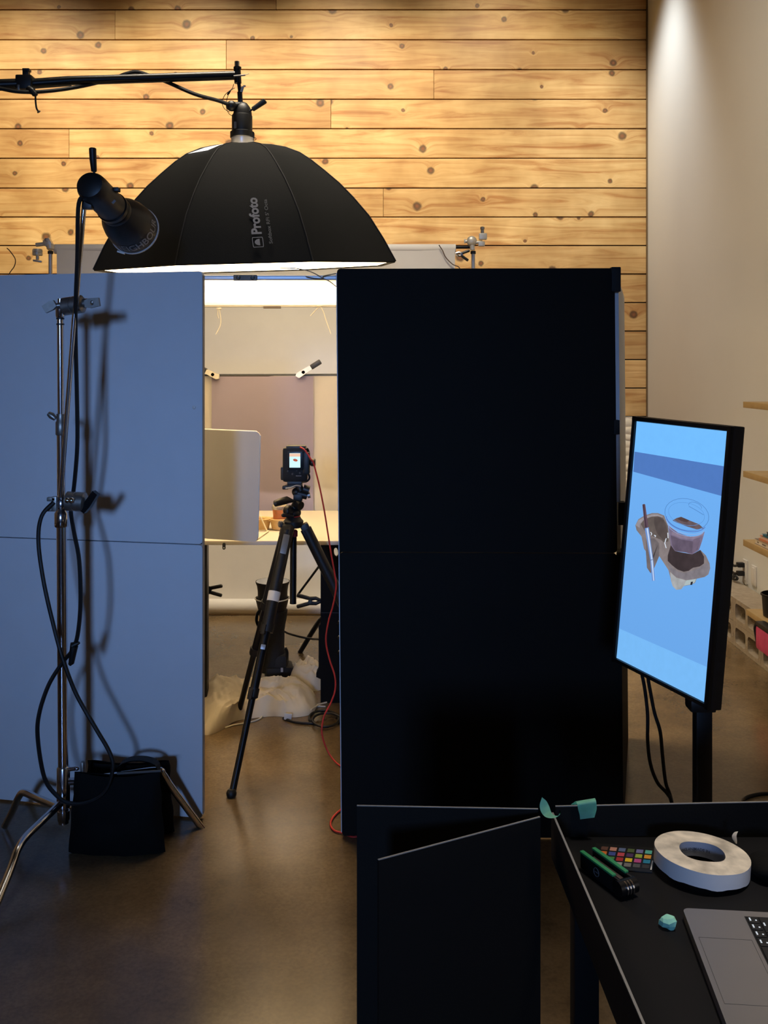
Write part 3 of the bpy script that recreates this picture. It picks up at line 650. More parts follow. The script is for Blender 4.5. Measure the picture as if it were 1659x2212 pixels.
# ------------------------------------------------------------------ big white paper backdrop
DB = 6.72
bk = thing('white_backdrop', 'wide white paper backdrop hanging from a roll at the rear of the set', 'backdrop', P(552, 1315, DB))
obj('paper_roll', B().lathe(P(118, 538, DB), X, [(0.012, 0), (0.033, 0.0), (0.034, 0.004), (0.034, (984 - 118) * DB / F), (0.012, (984 - 118) * DB / F)], 28), M_paper, bk)
g = B(); a_, b_ = P(126, 540, DB).x, P(982, 540, DB).x; zt_, zb_ = P(0, 540, DB).z, 0.06
rows = []
for j in range(13):
    v = j / 12; z = zt_ + (zb_ - zt_) * v
    rows.append([g.bm.verts.new((a_ + (b_ - a_) * i / 20, DB - 0.034 + 0.012 * math.sin(v * 3) + 0.004 * math.sin(i * 0.8 + v), z)) for i in range(21)])
for r0, r1 in zip(rows, rows[1:]):
    for i in range(20): g._f([r0[i], r0[i + 1], r1[i + 1], r1[i]])
obj('paper_sheet', g, M_paper, bk)
obj('bottom_roll', B().lathe((a_, DB - 0.085, 0.054), X, [(0.03, 0), (0.05, 0), (0.05, b_ - a_), (0.03, b_ - a_)], 28), M_paper, bk)
obj('cross_bar', B().cyl(P(106, 536, DB), P(1022, 534, DB), 0.011, seg=14), M_blackm, bk)
def backdrop_stand(px, label, side):
    t = thing('backdrop_stand', label, 'light stand', P(px, HY + CZ * F / DB, DB), 'chrome stands of the white backdrop')
    base = P(px, HY + CZ * F / DB, DB)
    obj('pole', B().cyl(base + Z * 0.08, P(px, 548, DB), 0.0135, seg=16), M_alu, t)
    obj('pole_collar', B().lathe(P(px, 549, DB), Z, [(0.014, 0), (0.019, 0.002), (0.019, 0.02), (0.012, 0.024)], 16, True), M_black, t)
    for a in (0.5, 2.6, 4.7): obj('leg', B().tube([base + Z * 0.22, base + Vector((0.28 * math.cos(a), 0.28 * math.sin(a), 0.2)), base + Vector((0.38 * math.cos(a), 0.38 * math.sin(a), 0.012))], 0.011, 10), M_alu, t)
    return t
DGr = DB - 0.05
t = backdrop_stand(109, 'chrome backdrop stand with pale grip heads on the far left', -1)
h = B(); h.box(P(104, 524, DGr), (0.05, 0.05, 0.05), Matrix.Rotation(-0.5, 3, 'Y'), bev=0.008); obj('grip_block', h, M_castwhite, t)
h = B(); h.lathe(P(109, 531, DGr), Z, [(0.016, -0.03), (0.026, -0.02), (0.026, 0.01), (0.012, 0.016)], 18, True); obj('grip_socket', h, M_castwhite, t)
h = B(); h.lathe(P(100, 518, DGr - 0.03), -Y, [(0.011, 0), (0.011, 0.008), (0.006, 0.01)], 14, True); obj('grip_bolt', h, M_castmetal, t)
h = B(); h.cyl(P(78, 529, DGr), P(96, 527, DGr), 0.014, seg=12); obj('grip_arm', h, M_castwhite, t)
h = B(); h.lathe(P(81, 552, DGr), Z, [(0.032, 0), (0.034, 0.006), (0.034, 0.018), (0.03, 0.02), (0.034, 0.022), (0.034, 0.036), (0.03, 0.044)], 24, True); obj('grip_drum', h, M_castwhite, t)
h = B(); h.cyl(P(81, 552, DGr), P(81, 561, DGr), 0.011, seg=12); h.box(P(81, 564, DGr), (0.06, 0.02, 0.014), Matrix.Rotation(0.15, 3, 'Y'), bev=0.004); obj('grip_handle', h, M_castwhite, t)
t = backdrop_stand(1022, 'chrome backdrop stand with pale grip heads above the black V-flat', 1)
h = B(); h.ball(P(1019, 521, DGr), 0.036, 16, (1, 0.7, 1)); h.cyl(P(1019, 524, DGr), P(1021, 540, DGr), 0.017, seg=14); obj('grip_drum', h, M_castwhite, t)
h = B(); h.cyl(P(1004, 522, DGr), P(1010, 521, DGr), 0.011, seg=10); h.box(P(1004, 521, DGr), (0.01, 0.02, 0.028), bev=0.003); obj('grip_knob', h, M_castwhite, t)
h = B(); h.cyl(P(1028, 524, DGr), P(1042, 523, DGr), 0.012, seg=12); h.box(P(1040, 527, DGr), (0.045, 0.03, 0.034), bev=0.006); obj('grip_arm', h, M_castwhite, t)
h = B(); h.box(P(1043, 511, DGr), (0.055, 0.04, 0.044), bev=0.007); obj('grip_block', h, M_castwhite, t)
h = B(); h.cyl(P(1042, 506, DGr), P(1042, 491, DGr), 0.012, seg=12); h.lathe(P(1042, 496, DGr), Z, [(0.012, 0), (0.015, 0.003), (0.015, 0.016), (0.01, 0.02)], 14, True); obj('grip_spigot', h, M_castmetal, t)
def spring_clamp(name, label, jaw, hdl, D, mj, mh, group=None, open_=0.35, size=1.0):
    """spring clamp from jaw tip to handle ends (pixels at depth D)"""
    a, b = P(*jaw, D), P(*hdl, D); d = (b - a); L_ = d.length; d.normalize(); v = Y.cross(d).normalized()
    t = thing(name, label, 'clamp', a, group)
    for s in (-1, 1):
        p0, p1, p2 = a + v * s * 0.002, a + d * L_ * 0.45 + v * s * L_ * 0.09, b + v * s * L_ * open_
        n_h = (p2 - p1).normalized()
        obj('jaw', B().tube([p0, p0.lerp(p1, 0.5) + v * s * 0.006 * size, p1], [0.007 * size, 0.009 * size, 0.010 * size], 8), mj, t)
        obj('handle', B().tube([p1, p1.lerp(p2, 0.3), p2 - n_h * 0.004, p2], [0.009 * size, 0.0095 * size, 0.0095 * size, 0.006 * size], 8), mh, t)
    obj('spring_pivot', B().cyl(a + d * L_ * 0.45 - Y * 0.014 * size, a + d * L_ * 0.45 + Y * 0.014 * size, 0.009 * size, seg=12), mj, t)
    return t
spring_clamp('spring_clamp', 'metal spring clamp with black handles beside the right backdrop stand', (984, 548), (1013, 552), DB - 0.07, M_chrome, M_black, 'metal spring clamps', 0.38, 1.0)
cable('thin_wire', [P(948, 529, DB - 0.05), P(956, 541, DB - 0.05), P(963, 556, DB - 0.05), P(978, 571, DB - 0.05), P(992, 578, DB - 0.05), P(1000, 600, DB - .05)], 0.0035, mat('brown_wire', (96, 78, 62), 0.6), 'thin dark wire hanging over the paper above the black V-flat', 'wire', n=5)
cable('thin_wire', [P(15, 536, 6.8), P(22, 543, 6.8), P(33, 560, 6.8), P(31, 575, 6.8), P(22, 588, 6.8), P(10, 610, 6.8)], 0.0035, MATS['brown_wire'], 'thin brown wire curving above the white V-flat on the far left', 'wire', n=5)

# ------------------------------------------------------------------ small paper backdrops on the black bar behind the table
DR = 5.72
br = thing('backdrop_bar', 'thin black bar holding the mauve paper behind the table', 'bar', P(580, HY + CZ * F / DR, DR))
obj('bar', B().cyl(P(424, 812, DR), P(800, 811, DR), 0.0105, seg=12), M_blackm, br)
for px in (424, 800): obj('bar_post', B().cyl(P(px, HY + CZ * F / DR - 4, DR + 0.03), P(px, 806, DR + 0.03), 0.012, seg=10), M_blackm, br)
def sheet(px0, px1, py0, D, z1, D1_, sweep, amp=0.004):
    g = B(); rows = []; zt = P(0, py0, D).z; pts = []
    for j in range(11): pts.append((D + amp * math.sin(j * 0.5), zt + (z1 + sweep - zt) * j / 10))
    for j in range(1, 7): a = math.pi / 2 * j / 6; pts.append((D - sweep * (1 - math.cos(a)), z1 + sweep - sweep * math.sin(a)))
    if D1_ is not None: pts.append((D1_, z1))
    x0, x1 = P(px0, 0, D).x, P(px1, 0, D).x
    for (y, z) in pts: rows.append([g.bm.verts.new((x0 + (x1 - x0) * i / 8, y + amp * math.sin(i * 0.7), z)) for i in range(9)])
    for r0, r1 in zip(rows, rows[1:]):
        for i in range(8): g._f([r0[i], r0[i + 1], r1[i + 1], r1[i]])
    bmesh.ops.solidify(g.bm, geom=g.bm.faces[:], thickness=0.001)
    return g
ZT = 0.862
tag(obj('cream_paper_sheet', sheet(418, 790, 812, DR - 0.012, ZT - 0.06, None, 0.01), M_paper), 'cream paper sheet behind the mauve paper at the back of the table', 'paper')
tag(obj('mauve_paper_sheet', sheet(457, 677, 813, DR - 0.030, ZT - 0.05, None, 0.01), M_mauve), 'mauve paper sheet clipped to the black bar behind the camera', 'paper')
def aclamp(label, jaw, hdl, D):
    a, b = P(*jaw, D), P(*hdl, D); d = (b - a); L_ = d.length; d.normalize(); v = Y.cross(d).normalized()
    t = thing('spring_clamp', label, 'clamp', a, 'metal spring clamps')
    for s in (0, 1):
        w0 = Y * (0.014 if s else -0.014)
        obj('jaw_plate', B().plate(a + w0 - Y * 0.002, d, v, [(0, -0.006), (0.012, -0.016), (L_ * 0.62, -0.014), (L_ * 0.62, 0.012), (0.01, 0.016)], [], 0.005), M_castwhite, t)
    obj('handle_grip', B().box(a + d * L_ * 0.81, (L_ * 0.40, 0.036, 0.030), Matrix((d, Y, v)).transposed(), bev=0.005), M_black, t)
    obj('jaw_spring', B().cyl(a + d * L_ * 0.3 - Y * 0.016, a + d * L_ * 0.3 + Y * 0.016, 0.010, seg=12), M_chrome, t)
aclamp('metal spring clamp tilted up right on the bar above the mauve paper', (640, 814), (692, 781), DR - 0.05)
aclamp('metal spring clamp at the left end of the bar by the white V-flat', (474, 816), (428, 793), DR - 0.05)

# ------------------------------------------------------------------ table
tb_ = thing('shooting_table', 'white topped shooting table behind the tripod', 'table', (-0.55, 5.05, 0))
obj('table_top', B().box((-0.62, (4.60 + 5.58) / 2, ZT - 0.010), (1.36, 5.58 - 4.60, 0.02), bev=0.003), scrim_material('opal_table_top', 0.0, (206, 200, 190), 0.04), tb_)
def leg_panel(x0, x1, y, flip=1):
    w, hgt = x1 - x0, ZT - 0.024
    outer = [(0, 0), (w, 0), (w, 0.10), (w - 0.02 * 0, hgt * 0.5), (w, hgt), (0, hgt), (0, hgt * 0.47), (-0.010, hgt * 0.46), (-0.010, 0.17), (-0.022, 0.15), (-0.022, 0.13), (0, 0.12)]
    oval = [(0.076 + 0.012 * math.cos(k * math.pi / 6), hgt - 0.085 + 0.026 * math.sin(k * math.pi / 6)) for k in range(12)]
    tri = [[(0.078, 0.40 - 0.075 * k + 0.0), (0.100, 0.425 - 0.075 * k), (0.104, 0.385 - 0.075 * k)] for k in range(3)]
    o = obj('leg_panel', B().plate((x0, y + 0.03, 0.0), X, Z, outer, [oval] + tri, 0.055), mat('matt_black_panel', (12, 12, 12), 0.8, spec=0.2), tb_)
    return o
leg_panel(-0.318, 0.02, 4.9)
obj('leg_panel', B().box((-1.02, 4.86, (ZT - 0.024) / 2), (0.28, 0.055, ZT - 0.024), bev=0.004), M_black, tb_)
obj('shelf_line', B().box((-0.20, 4.868, 0.455), (0.23, 0.004, 0.006)), M_tapeblack, tb_)
# stand tucked under the table
ls = thing('light_stand', 'black light stand leg splayed on the floor under the table', 'light stand', P(715, 1410, 5.70))
obj('leg', B().tube(smooth([P(712, 1318, 5.55), P(698, 1334, 5.58), P(686, 1347, 5.62), P(648, 1409, 5.745)], 4), 0.0145, 10), M_blackm, ls)
obj('brace', B().cyl(P(690, 1222, 5.5), P(644, 1284, 5.5), 0.0065, seg=8), M_blackm, ls)
obj('column', B().cyl(P(716, 1400, 5.52), P(716, 1190, 5.52), 0.014, seg=12), M_blackm, ls)
spring_clamp('spring_clamp', 'black plastic spring clamp at left under the table', (432, 1274), (480, 1276), 4.95, M_black, M_black, 'black spring clamps under the table', 0.22, 1.0)
spring_clamp('spring_clamp', 'black plastic spring clamp at right against the table leg', (694, 1298), (641, 1298), 4.95, M_black, M_black, 'black spring clamps under the table', 0.24, 1.1)
# drink carrier with iced coffee and straw on the table
kraft = mat('moulded_pulp', (205, 172, 122), 0.85, var=0.08, scale=40, bump=0.2, bscale=120)
tr_ = thing('drink_carrier', 'tan moulded pulp drink carrier on the white table', 'drink carrier', PZ(590, 1144, ZT + 0.002))
tc0 = PZ(583, 1143, ZT + 0.002)
for dx in (-0.045, 0.05):
    obj('cup_holder', B().lathe(tc0 + X * dx + Z * 0.002, Z, [(0.030, 0.0), (0.034, 0.008), (0.044, 0.05), (0.052, 0.055), (0.055, 0.052), (0.050, 0.048), (0.040, 0.0), (0.030, 0.0)], 24), kraft, tr_)
obj('bridge', B().box(tc0 + Z * 0.047 + X * 0.002, (0.06, 0.06, 0.006), bev=0.002), kraft, tr_)
cup = thing('coffee_cup', 'clear cup of brown iced drink behind the tripod head', 'cup', tc0 + X * 0.05 + Z * 0.012)
cb0 = tc0 + X * 0.05 + Z * 0.012
obj('drink', B().lathe(cb0, Z, [(0.026, 0), (0.030, 0.01), (0.037, 0.09)], 24, True), mat('iced_coffee', (188, 112, 66), 0.4, var=0.2, scale=40), cup)
glassm = mat('clear_lid', (235, 225, 210), 0.15, spec=0.6); glassm.node_tree.nodes['Principled BSDF'].inputs['Transmission Weight'].default_value = 0.9
obj('lid', B().lathe(cb0 + Z * 0.09, Z, [(0.039, 0), (0.041, 0.006), (0.037, 0.022), (0.026, 0.034), (0.01, 0.038)], 24, True), glassm, cup)
tag(obj('straw', B().cyl(PZ(577, 1147, ZT + 0.004), PZ(577, 1147, ZT + 0.004) + Vector((-0.035, 0.01, 0.072)), 0.0035, seg=10), M_cord), 'pale straw leaning on the drink carrier', 'straw')
tag(obj('wooden_stick', B().cyl(PZ(580, 1147, ZT + 0.005), PZ(553, 1166, ZT + 0.005), 0.0035, seg=8), M_cord), 'pale stick lying on the table in front of the drink carrier', 'stick')

# foam bounce board in front of the table
DF = 4.32
fbm = mat('grey_lit_foam_card', (196, 192, 188), 0.75, var=0.03, scale=4)
fbt = thing('bounce_board', 'off-white foam bounce board with rounded corners left of the tripod', 'bounce board', P(420, 1700, DF))
ua = (P(561, 935, DF - 0.02) - P(395, 928, DF + 0.06)); wA = ua.length; ua.normalize(); hA = (1170 - 933) * DF / F
va = (Z - X * 0.018 - ua * ua.dot(Z - X * 0.018)).normalized()
o0 = P(556, 1171, DF - 0.02) - ua * wA
obj('card', B().plate(o0, ua, va, [(x + wA / 2, y + hA / 2) for x, y in rounded(wA, hA, 0.018, 5)], [], -0.009), [fbm], fbt)
obj('card_edge', B().tube([o0 + va * hA + ua * 0.02 + Y * 0.005, o0 + va * hA + ua * (wA - 0.016) + Y * 0.005, o0 + va * (hA - 0.016) + ua * wA + Y * 0.005, o0 + ua * wA + va * 0.02 + Y * 0.005], 0.0042, 8), M_foamwhite, fbt)
hk = B(); hk.plate(P(484, 1187, DF + 0.02), X, Z, rounded(0.014, 0.03, 0.006, 4, 0, 0.015), [[(0.003 * math.cos(k), 0.008 + 0.003 * math.sin(k)) for k in range(6)]], 0.004); obj('hanger_tab', hk, M_black, fbt)
obj_split('support_post', B().cyl(P(405, HY + CZ * F / (DF + .06) - 4, DF + 0.07), P(405, 960, DF + 0.07), 0.012, seg=10), M_blackm, fbt)
DF_END = 0

# ------------------------------------------------------------------ tripod and camera
TC = Vector((-0.393, 4.287, 0)); TS = F / TC.y
def PT(px, py, d=0): return P(px, py, TC.y + d)
tri = thing('camera_tripod', 'black camera tripod standing between the two V-flats', 'tripod', TC)
APX = PT(634, 1128); feet = [PZ(500, 1721, 0.0), PZ(513, 1549, 0.0), Vector((0.128, 4.35, 0))]
hub = B(); hub.lathe(PT(634, 1140), Z, [(0.03, 0), (0.042, 0.006), (0.044, 0.03), (0.034, 0.042), (0.030, 0.05)], 28, True); obj('hub', hub, M_black, tri)
obj('red_ring', B().lathe(PT(632, 1116), Z, [(0.0325, 0), (0.0335, 0.001), (0.0335, 0.004), (0.0325, 0.005)], 28), M_red, tri)
obj('centre_column', B().cyl(PT(633, 1304), PT(634, 1150), 0.0145, seg=20), M_blackm, tri)
obj('column_collar', B().lathe(PT(633.5, 1160), Z, [(0.012, 0), (0.0195, 0.003), (0.0195, 0.026), (0.014, 0.032)], 20, True), mat('dark_red_collar', (120, 34, 34), 0.5), tri)
for i, ft in enumerate(feet):
    d2 = Vector((ft.x - TC.x, ft.y - TC.y, 0)).normalized(); top = APX + d2 * 0.045 - Z * 0.012
    ax = (ft - top); L_ = ax.length; ax.normalize(); side = ax.cross(d2).normalized(); R3 = Matrix((side, ax.cross(side), -ax)).transposed()
    lg_ = obj('leg', B().tube([top + ax * 0.02, top + ax * L_ * 0.40], 0.0255, 18), M_black, tri)
    sh = B(); sh.box(top + ax * 0.03, (0.046, 0.038, 0.07), R3, bev=0.008); obj('leg_shoulder', sh, M_black, lg_)
    obj('leg_mid_section', B().tube([top + ax * L_ * 0.38, top + ax * L_ * 0.66], 0.0175, 16), M_blackm, lg_)
    obj('leg_lower_section', B().tube([top + ax * L_ * 0.62, top + ax * (L_ - 0.02)], 0.0135, 16), M_blackm, lg_)
    for q, rr in ((0.40, 0.029), (0.64, 0.022)):
        cl = B(); cl.tube([top + ax * (L_ * q - 0.018), top + ax * (L_ * q + 0.018)], rr, 16); cl.box(top + ax * (L_ * q) + d2 * rr, (0.02, 0.014, 0.04), R3, bev=0.003); obj('leg_clamp', cl, M_black, lg_)
    obj('foot', B().lathe(ft + Z * 0.0, Z, [(0.013, 0), (0.019, 0.004), (0.021, 0.014), (0.017, 0.024), (0.012, 0.03)], 16, True), M_rubber, lg_)
    if i == 0:
        fr = (Vector((0, 0, CZ)) - (top + ax * 0.09)); fr = (fr - ax * fr.dot(ax)).normalized(); sd = ax.cross(fr).normalized()
        RR = Matrix((sd, fr, ax)).transposed()
        obj('leg_badge', B().box(top + ax * 0.085 + fr * 0.0272, (0.028, 0.004, 0.085), RR, bev=0.003), mat('grey_badge', (128, 128, 126), 0.4, 0.3), lg_)
        obj('white_tape_wrap', B().tube([top + ax * (L_ * 0.262), top + ax * (L_ * 0.30)], 0.0264, 16, False), M_white, lg_)
        ck_ = B(); ck_.box(top + ax * L_ * 0.475 + fr * 0.021, (0.02, 0.006, 0.02), RR, bev=0.002); obj('lever_ring', ck_, M_alu, lg_)
# three-way head
hd = B(); hd.lathe(PT(632, 1113), Z, [(0.031, 0), (0.034, 0.004), (0.034, 0.014), (0.028, 0.022)], 28, True); hd.ball(PT(624, 1104, -.01), 0.027); hd.cyl(PT(620, 1108, -.03), PT(644, 1106, .01), 0.021, seg=20)
obj('pan_base', hd, M_black, tri)
hd = B(); hd.ball(PT(645, 1091), 0.0225); hd.cyl(PT(634, 1100), PT(646, 1076), 0.018, seg=18); hd.cyl(PT(640, 1088, -.01), PT(650, 1093, -.03), 0.019, seg=18); obj('tilt_joint', hd, M_black, tri)
hd = B(); hd.cyl(PT(638, 1064), PT(664, 1071), 0.018, seg=18); hd.ball(PT(640, 1063), 0.020); hd.cyl(PT(655, 1056), PT(668, 1060), 0.0205, seg=20); hd.box(PT(644, 1074), (0.04, 0.04, 0.03), bev=0.006); obj('roll_joint', hd, M_black, tri)
obj('joint_cap', B().cyl(PT(664.5, 1070), PT(670, 1069), 0.0135, seg=18), mat('silver_cap', (170, 165, 160), 0.35, 0.7), tri)
obj('pan_handle', B().tube([PT(638, 1082, -.02), PT(632, 1082, -.03), PT(620, 1080, -.05), PT(606, 1084, -.07), PT(594, 1088, -.09), PT(592, 1088.5, -.09)], [0.005, 0.007, 0.0165, 0.0165, 0.0135, 0.010], 16), M_black, tri)
obj('pan_lever', B().tube([PT(634, 1116, -.04), PT(622, 1114, -.05), PT(611, 1113, -.055), PT(608, 1113, -.055)], [0.006, 0.007, 0.009, 0.005], 12), M_black, tri)
obj('side_knob', B().lathe(PT(611, 1132, -.03), Vector((-1, -0.4, 0)), [(0.008, 0), (0.014, 0.004), (0.014, 0.016), (0.010, 0.02)], 16, True), mat('worn_knob', (86, 84, 84), 0.4, 0.3), tri)
hd = B(); hd.box(PT(634, 1049), (0.078, 0.06, 0.012), Matrix.Rotation(-0.12, 3, 'Y'), bev=0.004); hd.box(PT(617, 1053, -.02), (0.028, 0.03, 0.016), bev=0.005); hd.cyl(PT(644, 1046), PT(650, 1060), 0.016, seg=14); obj('quick_release', hd, M_black, tri)
obj('release_lever', B().tube(smooth([PT(617, 1055, -.04), PT(630, 1053, -.045), PT(640, 1049, -.045), PT(650, 1051, -.04)], 4), 0.0035, 8), M_alu, tri)

obj('camera_plate', B().box(PT(637, 1043, 0.005), (0.064, 0.05, 0.018), bev=0.003), M_black, tri)
CMO = PT(638, 1042)
cm = thing('digital_camera', 'black camera turned upright on the tripod with a lit rear screen', 'camera', CMO)
obj('body', B().box(PT(638, 1003, 0.01), (0.108, 0.065, 0.152), bev=0.013), mat('camera_black', (11, 11, 12), 0.55, spec=0.35, bump=0.1, bscale=250), cm)
gp = B(); gp.box(PT(640, 967, 0.01), (0.088, 0.055, 0.022), bev=0.009); obj('hand_grip', gp, M_black, cm)
gp = B(); gp.box(PT(612, 1022, 0.01), (0.02, 0.05, 0.06), bev=0.008); obj('viewfinder_hump', gp, M_black, cm)
gp = B(); gp.box(PT(662, 1000, 0.0), (0.03, 0.05, 0.10), bev=0.008); obj('port_cover', gp, M_black, cm)
cb_ = obj('screen_bezel', B().box(PT(638, 995, -0.026), (0.068, 0.008, 0.082), bev=0.003), M_blackm, cm)
S0 = -0.0315
sr = B(); sr.box(PT(637, 994.5, S0), (0.0475, 0.002, 0.063)); obj('rear_screen', sr, emat('camera_screen', (205, 246, 250), 1.1), cb_)
sr = B(); sr.box(PT(637, 983, S0 - .0012), (0.0475, 0.001, 0.014)); obj('screen_band', sr, emat('camera_screen_band', (244, 200, 172), 1.0), cb_)
sr = B(); sr.ball(PT(638, 994, S0 - .0012), 0.0105, 12, (1, 0.06, 0.55), Matrix.Rotation(0.25, 3, 'Y')); obj('screen_subject', sr, emat('camera_screen_cup', (196, 92, 62), 0.9), cb_)
bt = B()
for px, py in ((622, 1018), (632, 1024), (641, 1016), (648, 1022), (654, 1012)): bt.lathe(PT(px, py, -0.024), -Y, [(0.005, 0), (0.005, 0.003), (0.003, 0.004)], 10, True)
obj_split('rear_button', bt, mat('worn_buttons', (52, 52, 54), 0.4), cm)
obj('name_strip', B().box(PT(645, 1028, -0.0245), (0.024, 0.002, 0.004)), M_print, cm)
obj('lens', B().lathe(PT(636, 1000, 0.03), Y, [(0.042, 0), (0.044, 0.02), (0.042, 0.09), (0.046, 0.10), (0.046, 0.15), (0.04, 0.152)], 28, True), M_black, cm)
obj('bracket', B().tube(smooth([PT(655, 968), PT(664, 970), PT(667, 980), PT(664, 988)], 4), 0.005, 8), M_blackm, cm)
obj('strap_loop', B().tube(smooth([PT(660, 1018), PT(667, 1025), PT(668, 1034), PT(662, 1040), PT(652, 1041)], 4), 0.0045, 8), M_rubber, cm)
obj('cable_block', B().lathe(PT(669, 999, -0.005), X, [(0.010, 0), (0.014, 0.004), (0.0175, 0.008), (0.0175, 0.022), (0.015, 0.025)], 16, True), M_black, cm)
# red tether cable
cable('tether_cable', [PT(648, 966, -.03), PT(657, 971, -.035), PT(664, 980, -.035), PT(671, 991, -.035), PT(677, 1000, -.03), PT(682, 1018, -.03), PT(690, 1050, -.03), PT(700, 1100, -.03), PT(708, 1150, -.03), PT(716, 1200, -.03), PT(723, 1240, -.03), PT(726, 1268, -.03), PT(720, 1305, -.03), PT(709, 1345, -.04), PT(704, 1385, -.05), PT(712, 1425, -.06), PT(723, 1460, -.08), PT(724, 1490, -.10), PT(714, 1520, -.11), PT(701, 1545, -.12), PT(695, 1575, -.13), PT(699, 1600, -.14), PT(712, 1630, -.15)] +
      [PZ(733, 1653, 0.006), PZ(765, 1668, 0.006), PZ(790, 1690, 0.006), PZ(780, 1720, 0.006), PZ(748, 1740, 0.006), PZ(722, 1762, 0.006), PZ(714, 1780, 0.006), PZ(722, 1794, 0.006), PZ(742, 1800, 0.006), PZ(765, 1808, 0.006), Vector((-0.06, 3.50, 0.006))], 0.0036, M_red, 'red tether cable dropping from the camera to the floor', 'cable', n=6, seg=8)

# strobe under the table
US = thing('floor_strobe', 'black strobe with cup reflector pointing up under the table', 'strobe light', PZ(592, 1470, 0.0))
ub0 = PZ(592, 1470, 0.0); DU = ub0.y
def PU(px, py, d=0): return P(px, py, DU + d)
obj('body', B().lathe(PU(590, 1412), Z, [(0.062, -0.06), (0.064, 0), (0.06, 0.04), (0.062, 0.13), (0.066, 0.16), (0.074, 0.2), (0.078, 0.235)], 32, True), mat('wrinkled_black_wrap', (16, 16, 16), 0.7, bump=0.6, bscale=22), US)
obj('lower_reflector', B().lathe(PU(588, 1318), Z, [(0.074, 0), (0.084, 0.04), (0.089, 0.062), (0.086, 0.062), (0.07, 0.02)], 40), M_black, US)
obj('white_rim', B().lathe(PU(588, 1293), Z, [(0.089, 0), (0.0935, 0.001), (0.0935, 0.005), (0.089, 0.006)], 40), M_white, US)
obj('cup_reflector', B().lathe(PU(589, 1300), Z, [(0.062, 0), (0.078, 0.012), (0.080, 0.06), (0.084, 0.088), (0.091, 0.104), (0.0915, 0.112), (0.087, 0.112), (0.078, 0.08), (0.04, 0.03)], 40), M_black, US)
obj('lamp', B().lathe(PU(589, 1300), Z, [(0.066, 0.055), (0.001, 0.056)], 28), emat('strobe_lamp', (255, 232, 202), 200.0), US)
bs_ = B(); bs_.box(PU(603, 1452), (0.15, 0.14, 0.09), Matrix.Rotation(0.2, 3, 'Z'), bev=0.02); bs_.box(PU(594, 1430), (0.14, 0.12, 0.10), bev=0.02); obj_split('foot_block', bs_, MATS['wrinkled_black_wrap'], US)
for pts, r in (([(562, 1318), (556, 1326), (554, 1340), (558, 1352)], 0.008), ([(616, 1400), (620, 1410), (618, 1430)], 0.009)):
    obj('bracket', B().tube(smooth([PU(a, b, -0.04) for a, b in pts], 4), r, 8), M_blackm, US)
obj('metal_clip', B().box(PU(609, 1447, -0.085), (0.012, 0.004, 0.022)), M_alu, US)
cable('black_cable', [PU(612, 1363), PU(628, 1370, .1), P(660, 1378, 5.4), P(690, 1381, 5.3), P(712, 1380, 5.2)], 0.006, M_rubber, 'black cord running from the floor strobe to the table leg', 'cable')
cable('black_cable', [PU(616, 1452), PU(626, 1448), PU(640, 1447, .05), PU(654, 1449, .1), PZ(664, 1462, 0.03)], 0.006, M_rubber, 'short black cord bending from the strobe into the white cloth', 'cable')

# crumpled white cloth on the floor
M_cloth = mat('white_muslin', (226, 214, 190), 0.9, var=0.05, scale=12, bump=0.25, bscale=14)
def heap(name, outline, h, seedv, label):
    """crumpled cloth: floor outline in pixels, height h, ridged folds"""
    pts = [PZ(a, b, 0.0) for a, b in outline]; c = sum(pts, Vector()) / len(pts); pts = smooth(pts + [pts[0]], 12)[:-1]; nr = 44
    g = B(); rings = []
    for k in range(nr + 1):
        q = k / nr; rg = []
        for p in pts:
            v = c + (p - c) * (1 - q)
            wv = v + Vector((noise.noise(v * 3.1 + X * seedv), noise.noise(v * 3.3 + Y * seedv), 0)) * 0.12
            n1 = noise.noise(Vector((wv.x * 5 + seedv, wv.y * 3.2, 1.7)))
            f1 = 1 - abs(noise.noise(Vector((wv.x * 9, wv.y * 5 + seedv, 4.1)))) * 2.2
            f2 = 1 - abs(noise.noise(Vector((wv.x * 17 + wv.y * 9, wv.y * 12 + seedv, 7.3)))) * 2.0
            f3 = 1 - abs(noise.noise(Vector((wv.x * 34 - wv.y * 11, wv.y * 22, 2.2)))) * 2.0
            prof_ = min(1.0, (q * 3.4)) ** 0.6
            z = max(0.002, h * prof_ * (0.62 + 0.28 * n1 + 0.22 * f1 + 0.15 * f2 + 0.08 * f3))
            rg.append(g.bm.verts.new((v.x + 0.010 * n1 * (q > 0), v.y, 0.001 if k == 0 else z)))
        rings.append(rg)
    for a, b in zip(rings, rings[1:]): g.skin(a, b)
    bmesh.ops.remove_doubles(g.bm, verts=g.bm.verts[:], dist=0.0004)
    return tag(obj(name, g, M_cloth, None, 75), label, 'cloth')
heap('crumpled_cloth', [(432, 1588), (425, 1500), (470, 1480), (540, 1482), (610, 1490), (655, 1486), (684, 1510), (676, 1540), (640, 1550), (590, 1548), (540, 1553), (505, 1560), (478, 1578), (452, 1588)], 0.095, 2.0, 'crumpled white cloth heaped on the floor behind the tripod foot')
heap('crumpled_cloth', [(622, 1480), (640, 1462), (668, 1452), (694, 1462), (700, 1486), (668, 1494)], 0.105, 9.0, 'small crumpled white cloth against the black table leg')
cable('white_string', [PZ(486, 1572, .004), PZ(505, 1566, .004), PZ(540, 1560, .004), PZ(562, 1552, .004), PZ(568, 1543, .004)], 0.004, M_cord, 'white cord lying along the front of the cloth', 'cord')
cable('white_string', [PZ(672, 1533, .02), PZ(690, 1522, .006), PZ(706, 1517, .004), PZ(680, 1524, .004), PZ(703, 1526, .004)], 0.004, M_cord, 'white drawstring sticking out of the cloth towards the table leg', 'cord')
